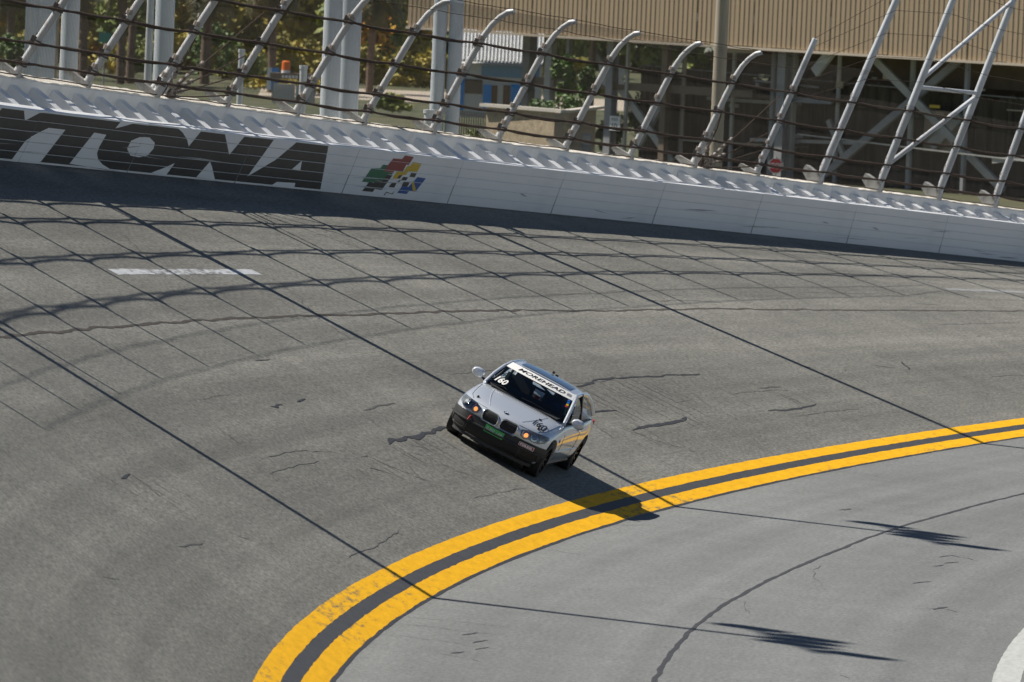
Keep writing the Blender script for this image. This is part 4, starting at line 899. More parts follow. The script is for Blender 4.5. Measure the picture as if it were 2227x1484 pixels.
# ------------------------------------------------------------------ the racing car (x forward, y to its left, z up)
M.update(
    paint=mat('silver_metallic_paint', (.66, .70, .75), .30, .36, coat=1.), tyre=mat('tyre_rubber', (.018, .018, .019), .8, c2=(.03, .03, .03), scale=8), rim=mat('dark_alloy', (.06, .06, .065), .35, .8),
    plastic=mat('black_bumper_plastic', (.022, .023, .025), .5, c2=(.032, .033, .035), scale=5), grille=mat('grille_black', (.008, .008, .009), .6), chrome=mat('satin_grille_frame', (.55, .57, .6), .22, .9),
    wglass=glassy('tinted_windscreen', (.72, .78, .77)), sglass=glassy('side_glass', (.52, .57, .57)), sroof=mat('dark_sunroof_glass', (.012, .03, .07), .06, coat=1.), lens=glassy('headlight_lens', (.85, .87, .88), .03),
    lampin=mat('headlight_reflector', (.55, .57, .60), .18, .9), bulb=mat('amber_bulb', (1., .38, .10), .4, emit=.9), lampdark=mat('headlight_bezel', (.30, .31, .33), .25, .5), dash=mat('black_dashboard', (.02, .02, .021), .7), seat=mat('black_seat_fabric', (.022, .023, .026), .9), cage=mat('grey_roll_cage', (.055, .06, .065), .5),
    bannerw=mat('white_vinyl', (.80, .79, .77), .5), ink=mat('black_vinyl', (.012, .012, .013), .45), plateg=mat('green_plate', (.09, .52, .13), .5), vred=mat('red_vinyl', (.42, .02, .03), .5), vblue=mat('blue_vinyl', (.02, .14, .5), .45), mint=mat('pale_green_padding', (.45, .62, .48), .8), suit=mat('blue_race_suit', (.015, .10, .38), .8, c2=(.01, .07, .27), scale=9), helmet=mat('dark_helmet', (.03, .032, .04), .2, coat=1.), visor=mat('helmet_visor', (.01, .01, .012), .05), skin=mat('skin', (.45, .27, .2), .6),
)
CM = frame(15.7, 2.402, 0.) @ Matrix(((-1, 0, 0, 0), (0, -1, 0, 0), (0, 0, 1, 0), (0, 0, 0, 1)))
car = tag(empty('race_car', mw=CM), 'silver racing saloon numbered 160 with black bumper and white windscreen banner', 'car')
def cpart(b, name, m, parent=None, smooth=True, fix=True): return b.build(name, m, parent or car, smooth=smooth, local=True, fix=fix)
SEC = [  # x, half section from bottom centre to top centre
    (2.12, [(0, .30), (.42, .30), (.52, .34), (.56, .44), (.56, .52), (.48, .58), (.28, .61), (0, .62)], .16),
    (2.05, [(0, .20), (.60, .20), (.71, .26), (.74, .42), (.73, .56), (.64, .665), (.34, .705), (0, .715)], .26),
    (1.93, [(0, .17), (.68, .17), (.80, .23), (.83, .44), (.82, .60), (.72, .725), (.38, .760), (0, .768)], .22),
    (1.62, [(0, .17), (.72, .17), (.845, .24), (.865, .47), (.855, .65), (.74, .785), (.42, .815), (0, .82)], .10),
    (1.30, [(0, .17), (.72, .17), (.85, .24), (.878, .49), (.868, .69), (.77, .835), (.44, .862), (0, .87)], .03),
    (.84, [(0, .17), (.72, .17), (.835, .24), (.872, .50), (.865, .72), (.80, .895), (.46, .935), (0, .945)], 0),
    (.60, [(0, .17), (.72, .17), (.825, .24), (.87, .50), (.865, .73), (.815, .905), (.60, .91), (0, .91)], 0),
    (-.2, [(0, .17), (.72, .17), (.82, .24), (.87, .50), (.868, .74), (.825, .915), (.60, .90), (0, .90)], 0),
    (-.95, [(0, .17), (.72, .17), (.83, .24), (.872, .50), (.868, .75), (.82, .93), (.60, .91), (0, .91)], 0),
    (-1.36, [(0, .17), (.72, .18), (.85, .25), (.878, .52), (.87, .75), (.81, .94), (.55, .955), (0, .96)], 0),
    (-1.8, [(0, .19), (.70, .20), (.82, .28), (.86, .52), (.85, .75), (.75, .95), (.45, .99), (0, .995)], 0),
    (-2.25, [(0, .24), (.64, .25), (.77, .32), (.80, .52), (.79, .74), (.69, .93), (.4, .965), (0, .97)], -.08),
    (-2.36, [(0, .32), (.52, .33), (.64, .38), (.67, .52), (.66, .7), (.58, .84), (.3, .87), (0, .875)], -.08)]
b = MB(); rings = []
for x, pts, sw_ in SEC:
    full = [(-y, z) for y, z in pts[:0:-1]] if False else None
    ring = [(y, z) for y, z in pts] + [(-y, z) for y, z in pts[-2:0:-1]]
    o = len(b.v)
    for y, z in ring: b.v.append(Vector((x - sw_ * (abs(y) / .85) ** 2, y, z)))
    rings.append((o, len(ring)))
for (o, n), (q, _) in zip(rings[:-1], rings[1:]):
    for k in range(n): b.f.append((o + k, o + (k + 1) % n, q + (k + 1) % n, q + k))
o, n = rings[0]; b.f += [tuple(o + k for k in range(n))[::-1]]; o, n = rings[-1]; b.f += [tuple(o + k for k in range(n))]
bme = b.mesh('body'); tmp = bpy.data.objects.new('tmp_body', bme); col.objects.link(tmp)
bm = bmesh.new(); bm.from_mesh(bme); bmesh.ops.recalc_face_normals(bm, faces=bm.faces); bm.to_mesh(bme); bm.free()
sd = tmp.modifiers.new('s', 'SUBSURF'); sd.levels = 3; sd.render_levels = 3
cut = MB()
for x_ in (1.36, -1.36):
    for sg in (-1, 1): cut.tube([(x_, sg * .60, .325), (x_, sg * 1.2, .325)], .365, 36)
cme_ = cut.mesh('cut'); bm = bmesh.new(); bm.from_mesh(cme_); bmesh.ops.recalc_face_normals(bm, faces=bm.faces); bm.to_mesh(cme_); bm.free()
cobj = bpy.data.objects.new('tmp_cut', cme_); col.objects.link(cobj)
dg = bpy.context.evaluated_depsgraph_get()
solid = bpy.data.meshes.new_from_object(tmp.evaluated_get(dg))
bo_ = tmp.modifiers.new('b', 'BOOLEAN'); bo_.operation = 'DIFFERENCE'; bo_.object = cobj; bo_.solver = 'EXACT'
dg = bpy.context.evaluated_depsgraph_get(); dg.update()
body_me = bpy.data.meshes.new_from_object(tmp.evaluated_get(dg)); body_me.name = 'body'
bpy.data.objects.remove(tmp); bpy.data.objects.remove(cobj)
body_me.materials.clear(); auto_smooth(body_me, 35); body = link('body', body_me, 'paint', car, True)
bvh = BVHTree.FromPolygons([v.co for v in solid.vertices], [tuple(p.vertices) for p in solid.polygons])
def hit(o, d):
    p, nrm, i, ds = bvh.ray_cast(Vector(o), Vector(d)); return (p, nrm) if p is not None else (None, None)
def fr(y, z, off=.004):
    p, nrm = hit((4, y, z), (-1, 0, 0))
    k = 1.
    while p is None and k > .7: k -= .02; p, nrm = hit((4, y * k, z), (-1, 0, 0))
    return p + Vector((1, 0, 0)) * off * .6 + nrm * off * .6 if p is not None else Vector((1.9, y, z))
def tp(x, y, off=.004):
    p, nrm = hit((x, y, 3), (0, 0, -1)); return p + nrm * off
def densify(poly, step):
    out = []
    for a, c in zip(poly, poly[1:] + poly[:1]):
        n = max(1, int(math.hypot(c[0] - a[0], c[1] - a[1]) / step)); out += [(a[0] + (c[0] - a[0]) * k / n, a[1] + (c[1] - a[1]) * k / n) for k in range(n)]
    return out
def inside(p, poly):
    r = False
    for a, c in zip(poly, poly[1:] + poly[:1]):
        if (a[1] > p[1]) != (c[1] > p[1]) and p[0] < (c[0] - a[0]) * (p[1] - a[1]) / (c[1] - a[1]) + a[0]: r = not r
    return r
def fill(poly, step):
    """triangulated polygon with inner points -> (points, triangles)"""
    bd_ = densify(poly, step); x0, x1 = min(p[0] for p in poly), max(p[0] for p in poly); y0, y1 = min(p[1] for p in poly), max(p[1] for p in poly)
    inn = []; yy = y0 + step * .5
    while yy < y1:
        xx = x0 + step * .5
        while xx < x1:
            if inside((xx, yy), poly) and min((xx - q[0]) ** 2 + (yy - q[1]) ** 2 for q in bd_) > (step * .45) ** 2: inn.append((xx, yy))
            xx += step
        yy += step
    pts = [Vector(p) for p in bd_ + inn]; n = len(bd_)
    v, e_, f, *_ = geometry.delaunay_2d_cdt(pts, [(i, (i + 1) % n) for i in range(n)], [], 1, 1e-5)
    return [tuple(q) for q in v], [tuple(t) for t in f]
def patch(name, m, poly, fn, off, step=.04, thick=0., parent=None):
    v, f = fill(poly, step); b = MB(); P_ = [fn(*q, off) for q in v]; b.add(P_, f)
    if thick:
        n0 = len(P_); b.add([fn(*q, off - thick) for q in v], [])
        cnt = {}
        for t in f:
            for a, c in zip(t, t[1:] + t[:1]): cnt[(a, c)] = 1
        for (a, c) in cnt:
            if (c, a) not in cnt: b.f.append((a, c, c + n0, a + n0))
    return cpart(b, name, m, parent, True)
def rrect(cx, cy, w, h, r=.3, n=5, skew=0.):
    r *= min(w, h); out = []
    for k, (sx, sy) in enumerate(((1, 1), (-1, 1), (-1, -1), (1, -1))):
        for j in range(n + 1):
            a = math.pi / 2 * (k + j / n); y = sy * (h / 2 - r) + r * math.sin(a); out.append((cx + sx * (w / 2 - r) + r * math.cos(a) + skew * y, cy + y))
    return out
def disc(cx, cy, r, n=18): return [(cx + r * math.cos(2 * math.pi * k / n), cy + r * math.sin(2 * math.pi * k / n)) for k in range(n)]
def outline(name, m, poly, fn, off, r, parent=None):
    b = MB(); pts = [fn(*q, off) for q in densify(poly, .03)]; pts.append(pts[0]); b.tube(pts, r, 6, False); return cpart(b, name, m, parent)
# bumper and lower front
top = [(-.84, .515), (-.60, .525), (-.33, .522), (-.30, .500), (0, .496), (.30, .500), (.33, .522), (.60, .525), (.84, .515)]
bump = top + [(.85, .40), (.83, .21), (.5, .205), (0, .205), (-.5, .205), (-.83, .21), (-.85, .40)]
bumper = patch('front_bumper', 'plastic', bump, fr, .020, .05, .03)
patch('lower_intake', 'grille', rrect(0, .305, .92, .135, .2), fr, .026, .05, 0, bumper)
for sg in (-1, 1):
    patch('brake_duct', 'grille', rrect(sg * .635, .33, .22, .11, .3), fr, .026, .04, 0, bumper); outline('duct_edge', 'plastic', rrect(sg * .635, .33, .25, .14, .3), fr, .026, .007, bumper)
outline('intake_edge', 'plastic', rrect(0, .305, .95, .16, .2), fr, .024, .009, bumper)
b = MB(); b.tube([fr(y, .40, .045) for y in [-.83 + .083 * k for k in range(21)]], .016, 6); cpart(b, 'bumper_strip', 'plastic', bumper)
b = MB(); L_ = [fr(y, .205, .02) for y in [-.72 + .072 * k for k in range(21)]]
for k in range(20):
    a, c = L_[k], L_[k + 1]; b.add([a + Vector((.02, 0, 0)), c + Vector((.02, 0, 0)), c + Vector((-.2, 0, -.03)), a + Vector((-.2, 0, -.03)), a + Vector((.02, 0, -.05)), c + Vector((.02, 0, -.05)), c + Vector((-.2, 0, -.07)), a + Vector((-.2, 0, -.07))], [(0, 1, 2, 3), (4, 7, 6, 5), (0, 4, 5, 1)])
cpart(b, 'front_lip', 'plastic', bumper, False, False)
# kidney grilles
for sg in (-1, 1):
    poly = rrect(sg * .168, .603, .292, .172, .36, 5, .10 * sg); g_ = patch('kidney_grille', 'grille', poly, fr, .007, .035); outline('grille_frame', 'chrome', poly, fr, .010, .013, g_)
    b = MB()
    for k in range(9): yk = sg * .168 - .112 + .028 * k; b.tube([fr(yk + sg * .1 * (z - .6), z, .011) for z in (.535, .60, .665)], .0035, 4, False)
    cpart(b, 'grille_bars', 'plastic', g_)
# headlights
for sg in (-1, 1):
    poly = [(sg * y, z) for y, z in ((.372, .665), (.395, .568), (.47, .540), (.545, .565), (.62, .552), (.70, .56), (.775, .60), (.80, .665), (.77, .705), (.66, .708), (.50, .702))]
    hl = patch('headlight', 'lampdark', poly, fr, .006, .03); patch('corner_lamp', 'lampin', [(sg * y, z) for y, z in ((.705, .575), (.765, .602), (.79, .662), (.765, .685), (.70, .685))], fr, .010, .03, 0, hl)
    for yc, r_b, bul in ((.465, .056, True), (.615, .058, False)):
        patch('reflector', 'lampin', disc(sg * yc, .622, r_b), fr, .012, .02, 0, hl); outline('lamp_ring', 'chrome', disc(sg * yc, .622, r_b), fr, .014, .005, hl)
        c = fr(sg * yc, .622, .02)
        if bul: patch('bulb_glow', 'bulb', disc(sg * yc + .012, .612, .034, 12), fr, .016, .015, 0, hl)
        else: patch('projector', 'lampdark', disc(sg * yc, .615, .026, 12), fr, .016, .015, 0, hl)
    patch('lens', 'lens', poly, fr, .026, .03, 0, hl)
# roundel, bonnet lines, pins
b = MB(); rp_ = tp(1.885, 0, .006); nrm = (tp(1.885, 0, .1) - tp(1.885, 0, 0)).normalized(); ux = Vector((0, 1, 0)); uz = nrm.cross(ux).normalized()
def rd(r, a, h): return rp_ + (ux * math.cos(a) + uz * math.sin(a)) * r + nrm * h
ro = MB(); ro.add([rd(.041, 2 * math.pi * k / 20, 0) for k in range(20)] + [rd(.041, 2 * math.pi * k / 20, .008) for k in range(20)], [tuple(range(20, 40))] + [(k, (k + 1) % 20, 20 + (k + 1) % 20, 20 + k) for k in range(20)]); rnd_ = cpart(ro, 'roundel', 'ink', body)
for k in range(4):
    q_ = MB(); q_.add([rd(0, 0, .010)] + [rd(.027, math.pi / 2 * k + math.pi / 2 * j / 5, .010) for j in range(6)], [tuple(range(7))]); q_.build('roundel_quadrant', ('bannerw', 'vblue')[k % 2], car, local=True, fix=False)
for sg in (-1, 1):
    b = MB(); b.tube([tp(x, sg * y, .001) for x, y in ((.86, .735), (1.1, .725), (1.4, .705), (1.62, .68), (1.80, .60))], .005, 5); cpart(b, 'bonnet_gap', 'ink')
    b = MB(); b.tube([tp(x, sg * y, -.004) for x, y in ((.95, .50), (1.2, .47), (1.45, .42), (1.7, .355), (1.87, .30))], .012, 8); cpart(b, 'bonnet_crease', 'paint')
    q_ = tp(1.72, sg * .56, .012); b = MB(); b.tube([q_ - Vector((0, 0, .012)), q_ + Vector((0, 0, .02))], [.03, .016], 10); cpart(b, 'bonnet_pin', 'ink')
b = MB(); b.tube([fr(y, .712 - .02 * abs(y), .001) for y in (-.62, -.5, -.36, -.3)], .004, 5); b.tube([fr(y, .712 - .02 * abs(y), .001) for y in (.3, .36, .5, .62)], .004, 5); cpart(b, 'bonnet_edge_gap', 'ink')
b = MB()
for k in range(34):
    y = -.46 + .92 * k / 33; a, c = tp(.95 - .04 * (y / .5) ** 2, y, .004), tp(.905 - .04 * (y / .5) ** 2, y, .004); b.add([a + Vector((0, -.007, 0)), a + Vector((0, .007, 0)), c + Vector((0, .007, 0)), c + Vector((0, -.007, 0))], [(0, 1, 2, 3)])
cpart(b, 'cowl_vent', 'ink', None, False, False)
# tow strap
b = MB(); q_ = fr(-.47, .455, .03); b.tube([q_ + Vector((-.05, 0, .02)), q_ + Vector((.03, 0, .01)), q_ + Vector((.035, -.01, -.05))], .016, 8); cpart(b, 'tow_loop', 'vred')
# plate, sponsor sticker, numbers
def flat_on_front(name, y0, z0, w, h, m, off):
    a = [fr(y0 + sy * w / 2, z0 + sz * h / 2, off) for sy, sz in ((-1, -1), (1, -1), (1, 1), (-1, 1))]; xm = max(p.x for p in a)
    for p in a: p.x = max(p.x, xm - .06)
    b = MB(); b.prism(a, (.012, 0, 0)); o_ = cpart(b, name, m, None, False)
    def mp(u, v, h_=.016): q0 = a[0].lerp(a[1], u); q1 = a[3].lerp(a[2], u); return q0.lerp(q1, v) + Vector((h_, 0, 0))
    return o_, mp
def put_text(body_, mp, u0, u1, v0, v1, m, parent, bold=.01, shear=0., flip=True, name='lettering'):
    vs, fs = text_mesh(body_, bold, shear); b = MB(); b.add([mp((u0 + u1) / 2 + (x if not flip else x) * (u1 - u0), (v0 + v1) / 2 + z * (v1 - v0)) for x, z in vs], fs); return tag(cpart(b, name, m, parent, False, False), kind='stuff')
pl, mp = flat_on_front('number_plate', 0, .425, .34, .115, 'plateg', .028)
put_text('EURO', mp, .08, .50, .42, .80, 'bannerw', pl); put_text('LAB', mp, .62, .92, .35, .72, 'bannerw', pl); b = MB(); b.add([mp(u, v) for u, v in ((.05, .12), (.9, .12), (.9, .2), (.05, .2))], [(0, 1, 2, 3)]); cpart(b, 'plate_rule', 'ink', pl, False, False)
st_, mp = flat_on_front('sponsor_sticker', .56, .458, .25, .062, 'bannerw', .030)
b = MB(); b.add([mp(u, v, .014) for u, v in ((.03, .1), (.97, .1), (.97, .9), (.03, .9))], [(0, 1, 2, 3)]); cpart(b, 'sticker_field', 'vred', st_, False, False); put_text('nasa', lambda u, v: mp(u, v, .018), .1, .9, .2, .8, 'bannerw', st_, .03)
vs, fs = text_mesh('160', .02); b = MB(); b.add([tp(1.56 - z * .30, .545 + x * .235, .014) for x, z in vs], fs); cpart(b, 'race_number', 'ink', None, False, False)
b = MB(); b.add([tp(1.30 + .05 * math.cos(a), .46 + .03 * math.sin(a), .008) for a in [k * .785 for k in range(8)]], [tuple(range(8))]); cpart(b, 'small_badge', 'ink', None, False, False)
# ---- greenhouse
def bez(a, b_, t): return a + (b_ - a) * t
def screen_pt(u, v, off=0.):
    """windscreen: u -1..1 across, v 0 bottom .. 1 top"""
    yb, yt = .735, .60; y = u * bez(yb, yt, v); x = bez(.86, .06, v) - bez(.17, .10, v) * u * u + .035 * math.sin(math.pi * v); z = bez(.925, 1.335, v) + .045 * math.sin(math.pi * v) * .6 + .012 * (1 - u * u) * v
    return Vector((x + off * .5, y, z + off * .87))
def grid(fn, us, vs_):
    b = MB(); n = len(us)
    b.add([fn(u, v) for v in vs_ for u in us], [(j * n + i, j * n + i + 1, (j + 1) * n + i + 1, (j + 1) * n + i) for j in range(len(vs_) - 1) for i in range(n - 1)]); return b
U = [-1 + 2 * k / 16 for k in range(17)]
ws = cpart(grid(lambda u, v: screen_pt(u, v), U, [k / 8 for k in range(9)]), 'windscreen', 'wglass')
cpart(grid(lambda u, v: screen_pt(u * .985, .745 + .245 * v, .006), U, [k / 3 for k in range(4)]), 'windscreen_banner', 'bannerw', ws)
vs, fs = text_mesh('MOREHEAD', .012, .25); b = MB(); b.add([screen_pt(.02 + x * 1.40, .872 + z * .115, .010) for x, z in vs], fs); cpart(b, 'banner_lettering', 'ink', ws, False, False)
b = MB()
for k in range(4):
    for j in range(3): uu = .775 + .035 * k; vv = .825 + .036 * j; b.add([screen_pt(uu + du, vv + dv, .010) for du, dv in ((0, 0), (.018, 0), (.022, .026), (.004, .026))], [(0, 1, 2, 3)])
cpart(b, 'banner_bars', 'ink', ws, False, False)
vs, fs = text_mesh('160', .03, .2); b = MB(); b.add([screen_pt(-.735 + x * .30, .25 + z * .19, .008) for x, z in vs], fs); cpart(b, 'screen_number', 'bannerw', ws, False, False)
for uu, vv, m_ in ((.90, .66, 'vblue'), (.905, .58, 'vblue'), (.91, .50, 'lyel'), (.90, .44, 'vred')):
    b = MB(); b.add([screen_pt(uu + du, vv + dv, .008) for du, dv in ((-.03, 0), (.03, 0), (.03, .06), (-.03, .06))], [(0, 1, 2, 3)]); cpart(b, 'screen_sticker', m_, ws, False, False)
for sg in (-1, 1): b = MB(); b.tube([screen_pt(sg * .9, .03, .012), screen_pt(sg * .35 - .2, .10, .012), screen_pt(sg * .2 - .28, .08, .012)], .007, 5); cpart(b, 'wiper', 'ink', ws)
def roof_pt(u, v, off=0.):
    """roof: v 0 front .. 1 rear"""
    x = bez(.06, -1.10, v) - bez(.10, .02, v) * u * u + (-.0 if v < 1 else 0); z = 1.352 + .036 * math.sin(math.pi * min(1, v * .9 + .08)) - .004 * v - .045 * abs(u) ** 3; y = u * (.605 - .02 * v)
    return Vector((x, y, z + off))
rf_ = cpart(grid(roof_pt, U, [k / 10 for k in range(11)]), 'roof', 'paint')
cpart(grid(lambda u, v: roof_pt(u * .76, .10 + .50 * v, .008), U, [k / 5 for k in range(6)]), 'sunroof', 'sroof', rf_)
def rear_pt(u, v): y = u * bez(.585, .70, v); x = bez(-1.10, -1.66, v) + .04 * u * u; return Vector((x, y, bez(1.345, 1.0, v) - .04 * abs(u) ** 3 * (1 - v)))
cpart(grid(rear_pt, U, [k / 6 for k in range(7)]), 'rear_window', 'sglass')
def side_line(sg, t):   # roof rail from screen top to rear deck
    return roof_pt(sg * 1., t)
for sg in (-1, 1):
    belt = lambda x_, sg=sg: Vector((x_, sg * .800, .918))
    A0, A1 = screen_pt(sg * 1., 0.), screen_pt(sg * 1., 1.)
    # A pillar, roof rail and C pillar as one run of bars
    b = MB(); b.tube([A0 + Vector((-.01, sg * .01, -.02)), screen_pt(sg * 1.01, .35) + Vector((-.02, sg * .012, 0)), screen_pt(sg * 1.01, .7) + Vector((-.02, sg * .012, 0)), A1 + Vector((-.02, sg * .008, -.012))] + [roof_pt(sg * 1.01, t) + Vector((0, 0, -.012)) for t in (.1, .25, .4, .55, .7, .85, 1.)] + [Vector((-1.38, sg * .655, 1.185)), Vector((-1.62, sg * .715, 1.01))], [.034, .032, .032, .034] + [.036] * 5 + [.045, .05, .06, .07], 10); cpart(b, 'window_pillar', 'paint')
    def side(u, v, sg=sg):
        top_ = roof_pt(sg * 1., u * .98) if u > 0 else A1; front = bez(.50, -1.40, u); bt = Vector((front, sg * .795, .915)); tp_ = Vector((top_.x - (.02 if u > .02 else 0), top_.y + sg * .012, top_.z - .03)); q = bt.lerp(tp_, v); q.y += sg * .03 * math.sin(math.pi * v); return q
    cpart(grid(side, [k / 12 for k in range(13)], [k / 5 for k in range(6)]), 'side_window', 'sglass')
    b = MB(); b.beam(Vector((-.42, sg * .803, .915)), Vector((-.50, sg * .61, 1.345)), .05, .07, (1, 0, 0)); cpart(b, 'door_pillar', 'ink', None, False)
    b = MB(); b.tube([Vector((.56, sg * .80, .92)), Vector((-.3, sg * .822, .925)), Vector((-1.4, sg * .80, .94))], .012, 6); cpart(b, 'window_trim', 'ink')
    # quarter triangle ahead of the side window
    b = MB(); b.add([A0 + Vector((-.02, sg * .015, 0)), Vector((.48, sg * .80, .915)), screen_pt(sg * 1.01, .45) + Vector((-.03, sg * .01, 0))], [(0, 1, 2)]); cpart(b, 'quarter_glass', 'grille', None, False, False)
    # mirror
    mm = MB(); c = Vector((.50, sg * .935, .99)); N_, K_ = 10, 6
    for j in range(K_ + 1):
        t = math.pi * j / K_
        for k in range(N_): a = 2 * math.pi * k / N_; mm.v.append(c + Vector((.075 * math.cos(t) + .02, sg * .0 + .122 * math.sin(t) ** .4 * math.cos(a), .085 * math.sin(t) ** .4 * math.sin(a))))
    for j in range(K_):
        for k in range(N_): mm.f.append((j * N_ + k, j * N_ + (k + 1) % N_, (j + 1) * N_ + (k + 1) % N_, (j + 1) * N_ + k))
    mir = cpart(mm, 'door_mirror', 'paint'); b = MB(); b.beam(Vector((.50, sg * .80, .925)), Vector((.50, sg * .89, .955)), .07, .03); cpart(b, 'mirror_arm', 'ink', mir, False)
    # door gaps, sill, handle
    def sidept(x_, z_, off=.001, sg=sg):
        p_, n_q = hit((x_, sg * 3, z_), (0, -sg, 0)); return p_ + n_q * off
    for xs in (.72, -.52): b = MB(); b.tube([sidept(xs - .02, z_) for z_ in (.88, .75, .6, .45, .30)], .005, 4); cpart(b, 'door_gap', 'ink')
    b = MB(); b.tube([sidept(x_, .225, .012) for x_ in (.94, .4, -.2, -.93)], .03, 8); cpart(b, 'sill_skirt', 'plastic')
    b = MB(); b.tube([sidept(x_, .46, .004) for x_ in (.90, .4, -.2, -.9)], .014, 6); cpart(b, 'side_moulding', 'paint')
    b = MB(); b.tube([sidept(-.30, .80, .015), sidept(-.44, .80, .015)], .014, 6); cpart(b, 'door_handle', 'paint')
    b = MB(); b.tube([sidept(1.0, .66, -.01), sidept(1.0, .66, .006)], .03, 10); cpart(b, 'side_repeater', 'vblue' if sg > 0 else 'lampin')
    # wheels
    for x_ in (1.36, -1.36):
        yo = sg * .742; we = bpy.data.objects.new('wheel', None); col.objects.link(we); we.parent = car; we.matrix_basis = Matrix.Translation((x_, yo, .315)); WM[we.name] = WM[car.name] @ we.matrix_basis; we.empty_display_size = .2
        b = MB(); pr = [(-.11, .225), (-.112, .27), (-.098, .305), (-.07, .315), (.07, .315), (.098, .305), (.112, .27), (.11, .225)]; n = 40
        for k in range(n): a = 2 * math.pi * k / n; b.v += [Vector((r * math.cos(a), y_, r * math.sin(a))) for y_, r in pr]
        for k in range(n):
            for j in range(len(pr) - 1): q = (k + 1) % n; b.f.append((k * 8 + j, k * 8 + j + 1, q * 8 + j + 1, q * 8 + j))
        b.build('tyre', 'tyre', we, smooth=True, local=True)
        b = MB(); b.tube([(0, -.10, 0), (0, .10, 0)], .226, 32, False); b.tube([(0, sg * .05, 0), (0, sg * .085, 0)], [.05, .04], 16)
        for k in range(10): a = 2 * math.pi * k / 10; d_ = Vector((math.cos(a), 0, math.sin(a))); b.beam(d_ * .03 + Vector((0, sg * .06, 0)), d_ * .222 + Vector((0, sg * .085, 0)), .028, .02, (0, 1, 0))
        b.build('rim', 'rim', we, smooth=False, local=True)
        b = MB(); b.tube([(0, -.02, 0), (0, .0, 0)], .17, 24); b.build('brake_disc', 'chrome', we, smooth=True, local=True)
# wheel wells are dark inside
for x_ in (1.36, -1.36):
    for sg in (-1, 1): b = MB(); b.tube([(x_, sg * .605, .33), (x_, sg * .60, .33)], .36, 24); cpart(b, 'wheel_housing', 'grille', None, False)
# interior: dash, seats, cage, steering wheel
b = MB(); b.box((-.45, 0, .918), (2.1, 1.5, .012)); cpart(b, 'cabin_floor', 'dash', None, False)
b = MB(); b.tube([(.42, -.70, .95), (.45, -.3, .965), (.45, .1, .965), (.43, .36, .985), (.42, .70, .95)], [.05, .06, .06, .08, .05], 10); dsh = cpart(b, 'dashboard', 'dash'); b = MB(); b.prism([(.84, -.62, .925), (.84, .62, .925), (.42, .70, .985), (.42, -.70, .985)], (0, 0, .012)); cpart(b, 'dash_top', 'dash', dsh, False)
for sg in (-1, 1):
    b = MB()
    for zz, ww, xx in ((.92, .23, -.33), (1.06, .22, -.36), (1.17, .16, -.39), (1.27, .12, -.41)): pass
    for (z0, w0, x0), (z1, w1, x1) in zip(((.92, .25, -.30), (1.07, .24, -.35), (1.13, .15, -.37)), ((1.07, .24, -.35), (1.13, .15, -.37), (1.27, .13, -.41))):
        b.add([(x + dx, sg * .36 + sy * w, z) for (x, w, z) in ((x0, w0, z0), (x1, w1, z1)) for dx in (0, -.1) for sy in (-1, 1)], [(0, 1, 5, 4), (2, 6, 7, 3), (0, 4, 6, 2), (1, 3, 7, 5)])
    for s2 in (-1, 1): b.beam((-.22, sg * .36 + s2 * .24, .93), (-.30, sg * .36 + s2 * .23, 1.12), .05, .12)
    cpart(b, 'race_seat', 'seat', None, False)
b = MB()
for sg in (-1, 1):
    b.tube([(.50, sg * .70, .93), (.0, sg * .585, 1.29), (-.55, sg * .57, 1.325), (-1.3, sg * .56, .98)], .022, 8); b.tube([(-.55, sg * .57, 1.325), (-.58, sg * .66, .92)], .022, 8)
b.tube([(-.55, -.57, 1.325), (-.55, .57, 1.325)], .022, 8); b.tube([(.0, -.585, 1.29), (.0, .585, 1.29)], .022, 8); b.tube([(-.55, -.57, 1.32), (-.60, .6, .93)], .02, 8); b.tube([(-.58, -.62, 1.08), (-.58, .62, 1.08)], .02, 8)
cpart(b, 'roll_cage', 'cage')
b = MB(); b.tube([(.33, .645, 1.03), (.16, .605, 1.17)], .045, 10); b.tube([(.40, .66, .965), (.35, .648, 1.01)], .045, 10); cpart(b, 'cage_padding', 'mint')
b = MB(); pts = [(.25 - .05 * math.sin(a), .36 + .17 * math.cos(a), 1.0 + .16 * math.sin(a)) for a in [2 * math.pi * k / 20 for k in range(21)]]; b.tube(pts, .016, 6, False); b.tube([(.25, .20, 1.), (.25, .52, 1.)], .014, 6); cpart(b, 'steering_wheel', 'ink')
b = MB(); b.tube([(-.1, .02, .93), (-.1, .02, 1.02)], .045, 10); cpart(b, 'extinguisher', 'vred'); b = MB(); b.box((.0, .10, .97), (.04, .05, .05)); b.box((.02, .2, .96), (.03, .06, .03)); cpart(b, 'switch_panel', 'bannerw', None, False)
b = MB(); b.box((.02, 0, 1.255), (.03, .20, .05)); cpart(b, 'rear_view_mirror', 'ink', None, False)
# roof camera and aerial
b = MB(); q_ = roof_pt(-.05, .78); b.box(q_ + Vector((0, 0, .035)), (.06, .035, .04)); b.box(q_ + Vector((0, .07, .015)), (.04, .05, .025)); cpart(b, 'roof_camera', 'ink', None, False)
# rear lamps
for sg in (-1, 1): b = MB(); b.box((-2.27, sg * .60, .78), (.16, .26, .13)); cpart(b, 'tail_lamp', 'vred', None, False)

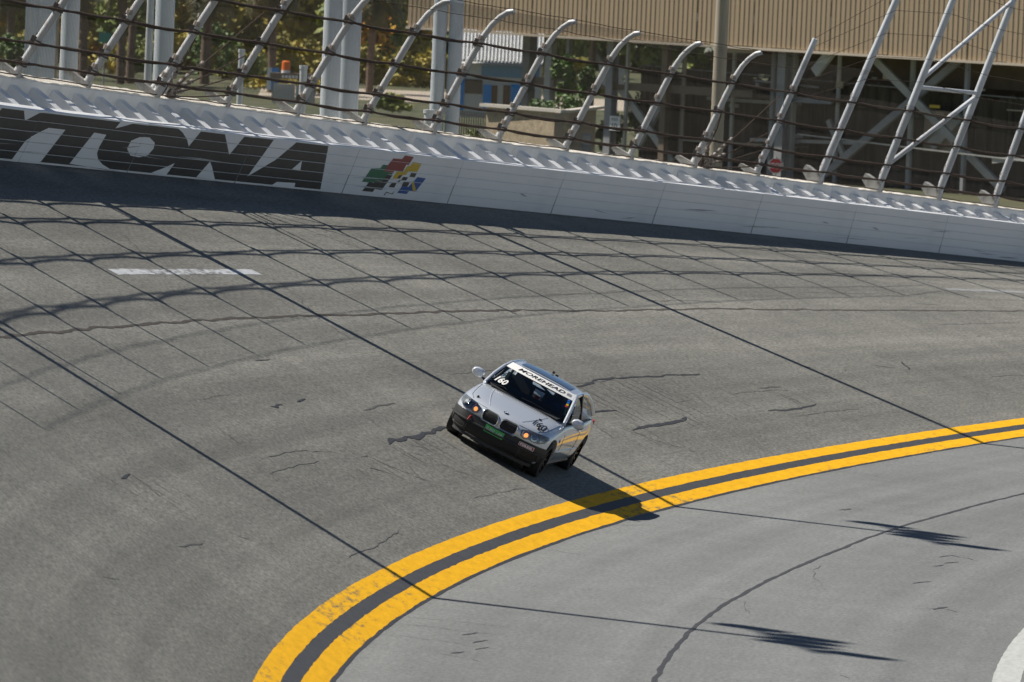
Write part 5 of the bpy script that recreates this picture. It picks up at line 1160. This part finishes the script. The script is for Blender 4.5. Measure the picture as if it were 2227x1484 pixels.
# ------------------------------------------------------------------ driver in the left seat
drv = tag(empty('person', mw=CM @ Matrix.Translation((-.25, .36, .80))), 'driver in blue race suit and dark helmet at the steering wheel of the car', 'person')
JN = [(0, 0, 0), (-.04, 0, .12), (-.06, 0, .24), (-.05, 0, .31), (-.02, .19, .235), (.14, .24, .08), (.38, .15, .10), (-.02, -.19, .235), (.14, -.24, .08), (.38, -.15, .10), (.44, .14, .11), (.44, -.14, .11)]
ED = [(0, 1), (1, 2), (2, 3), (2, 4), (4, 5), (5, 6), (2, 7), (7, 8), (8, 9), (6, 10), (9, 11)]
RD = [(.17, .13), (.18, .12), (.15, .10), (.06, .06), (.075, .075), (.055, .055), (.042, .042), (.075, .075), (.055, .055), (.042, .042), (.045, .03), (.045, .03)]
me = bpy.data.meshes.new('race_suit'); me.from_pydata(JN, ED, []); o = bpy.data.objects.new('tmp', me); col.objects.link(o); md = o.modifiers.new('k', 'SKIN'); o.modifiers.new('s', 'SUBSURF').levels = 2
for v, r in zip(me.skin_vertices[0].data, RD): v.radius = r
me.skin_vertices[0].data[0].use_root = True
dg = bpy.context.evaluated_depsgraph_get(); sm = bpy.data.meshes.new_from_object(o.evaluated_get(dg)); sm.name = 'race_suit'; bpy.data.objects.remove(o); auto_smooth(sm, 80); link('race_suit', sm, 'suit', drv, True)
b = MB(); N_, K_ = 20, 12
for j in range(K_ + 1):
    t = math.pi * j / K_
    for k in range(N_): a = 2 * math.pi * k / N_; b.v.append(Vector((-.03 + .145 * math.sin(t) * math.cos(a), .12 * math.sin(t) * math.sin(a), .385 + .135 * math.cos(t) - (.02 if j > 9 else 0))))
for j in range(K_):
    for k in range(N_): b.f.append((j * N_ + k, j * N_ + (k + 1) % N_, (j + 1) * N_ + (k + 1) % N_, (j + 1) * N_ + k))
hm = b.build('helmet', 'helmet', drv, smooth=True, local=True)
b = MB(); b.add([Vector((-.03 + .151 * math.cos(a) * c_, .126 * math.sin(a) * c_, .385 + z_)) for z_, c_ in ((-.03, 1.), (.02, 1.), (.06, .93)) for a in [-1.1 + 2.2 * k / 10 for k in range(11)]], [(j * 11 + k, j * 11 + k + 1, j * 11 + k + 12, j * 11 + k + 11) for j in range(2) for k in range(10)]); b.build('visor', 'visor', hm, smooth=True, local=True)
for sg in (-1, 1):
    b = MB(); c = Vector((.455, sg * .14, .115)); b.tube([c + Vector((-.05, 0, 0)), c + Vector((.02, 0, .01))], [.04, .045], 8)
    for k in range(4): z_ = .04 - .024 * k; b.tube([c + Vector((.02, 0, z_)), c + Vector((.055, -sg * .005, z_)), c + Vector((.06, -sg * .035, z_)), c + Vector((.035, -sg * .05, z_))], [.011, .011, .010, .009], 6)
    b.tube([c + Vector((-.01, -sg * .02, .03)), c + Vector((.01, -sg * .05, .045)), c + Vector((.03, -sg * .055, .035))], [.013, .012, .010], 6); b.build('glove', 'ink', drv, smooth=True, local=True)
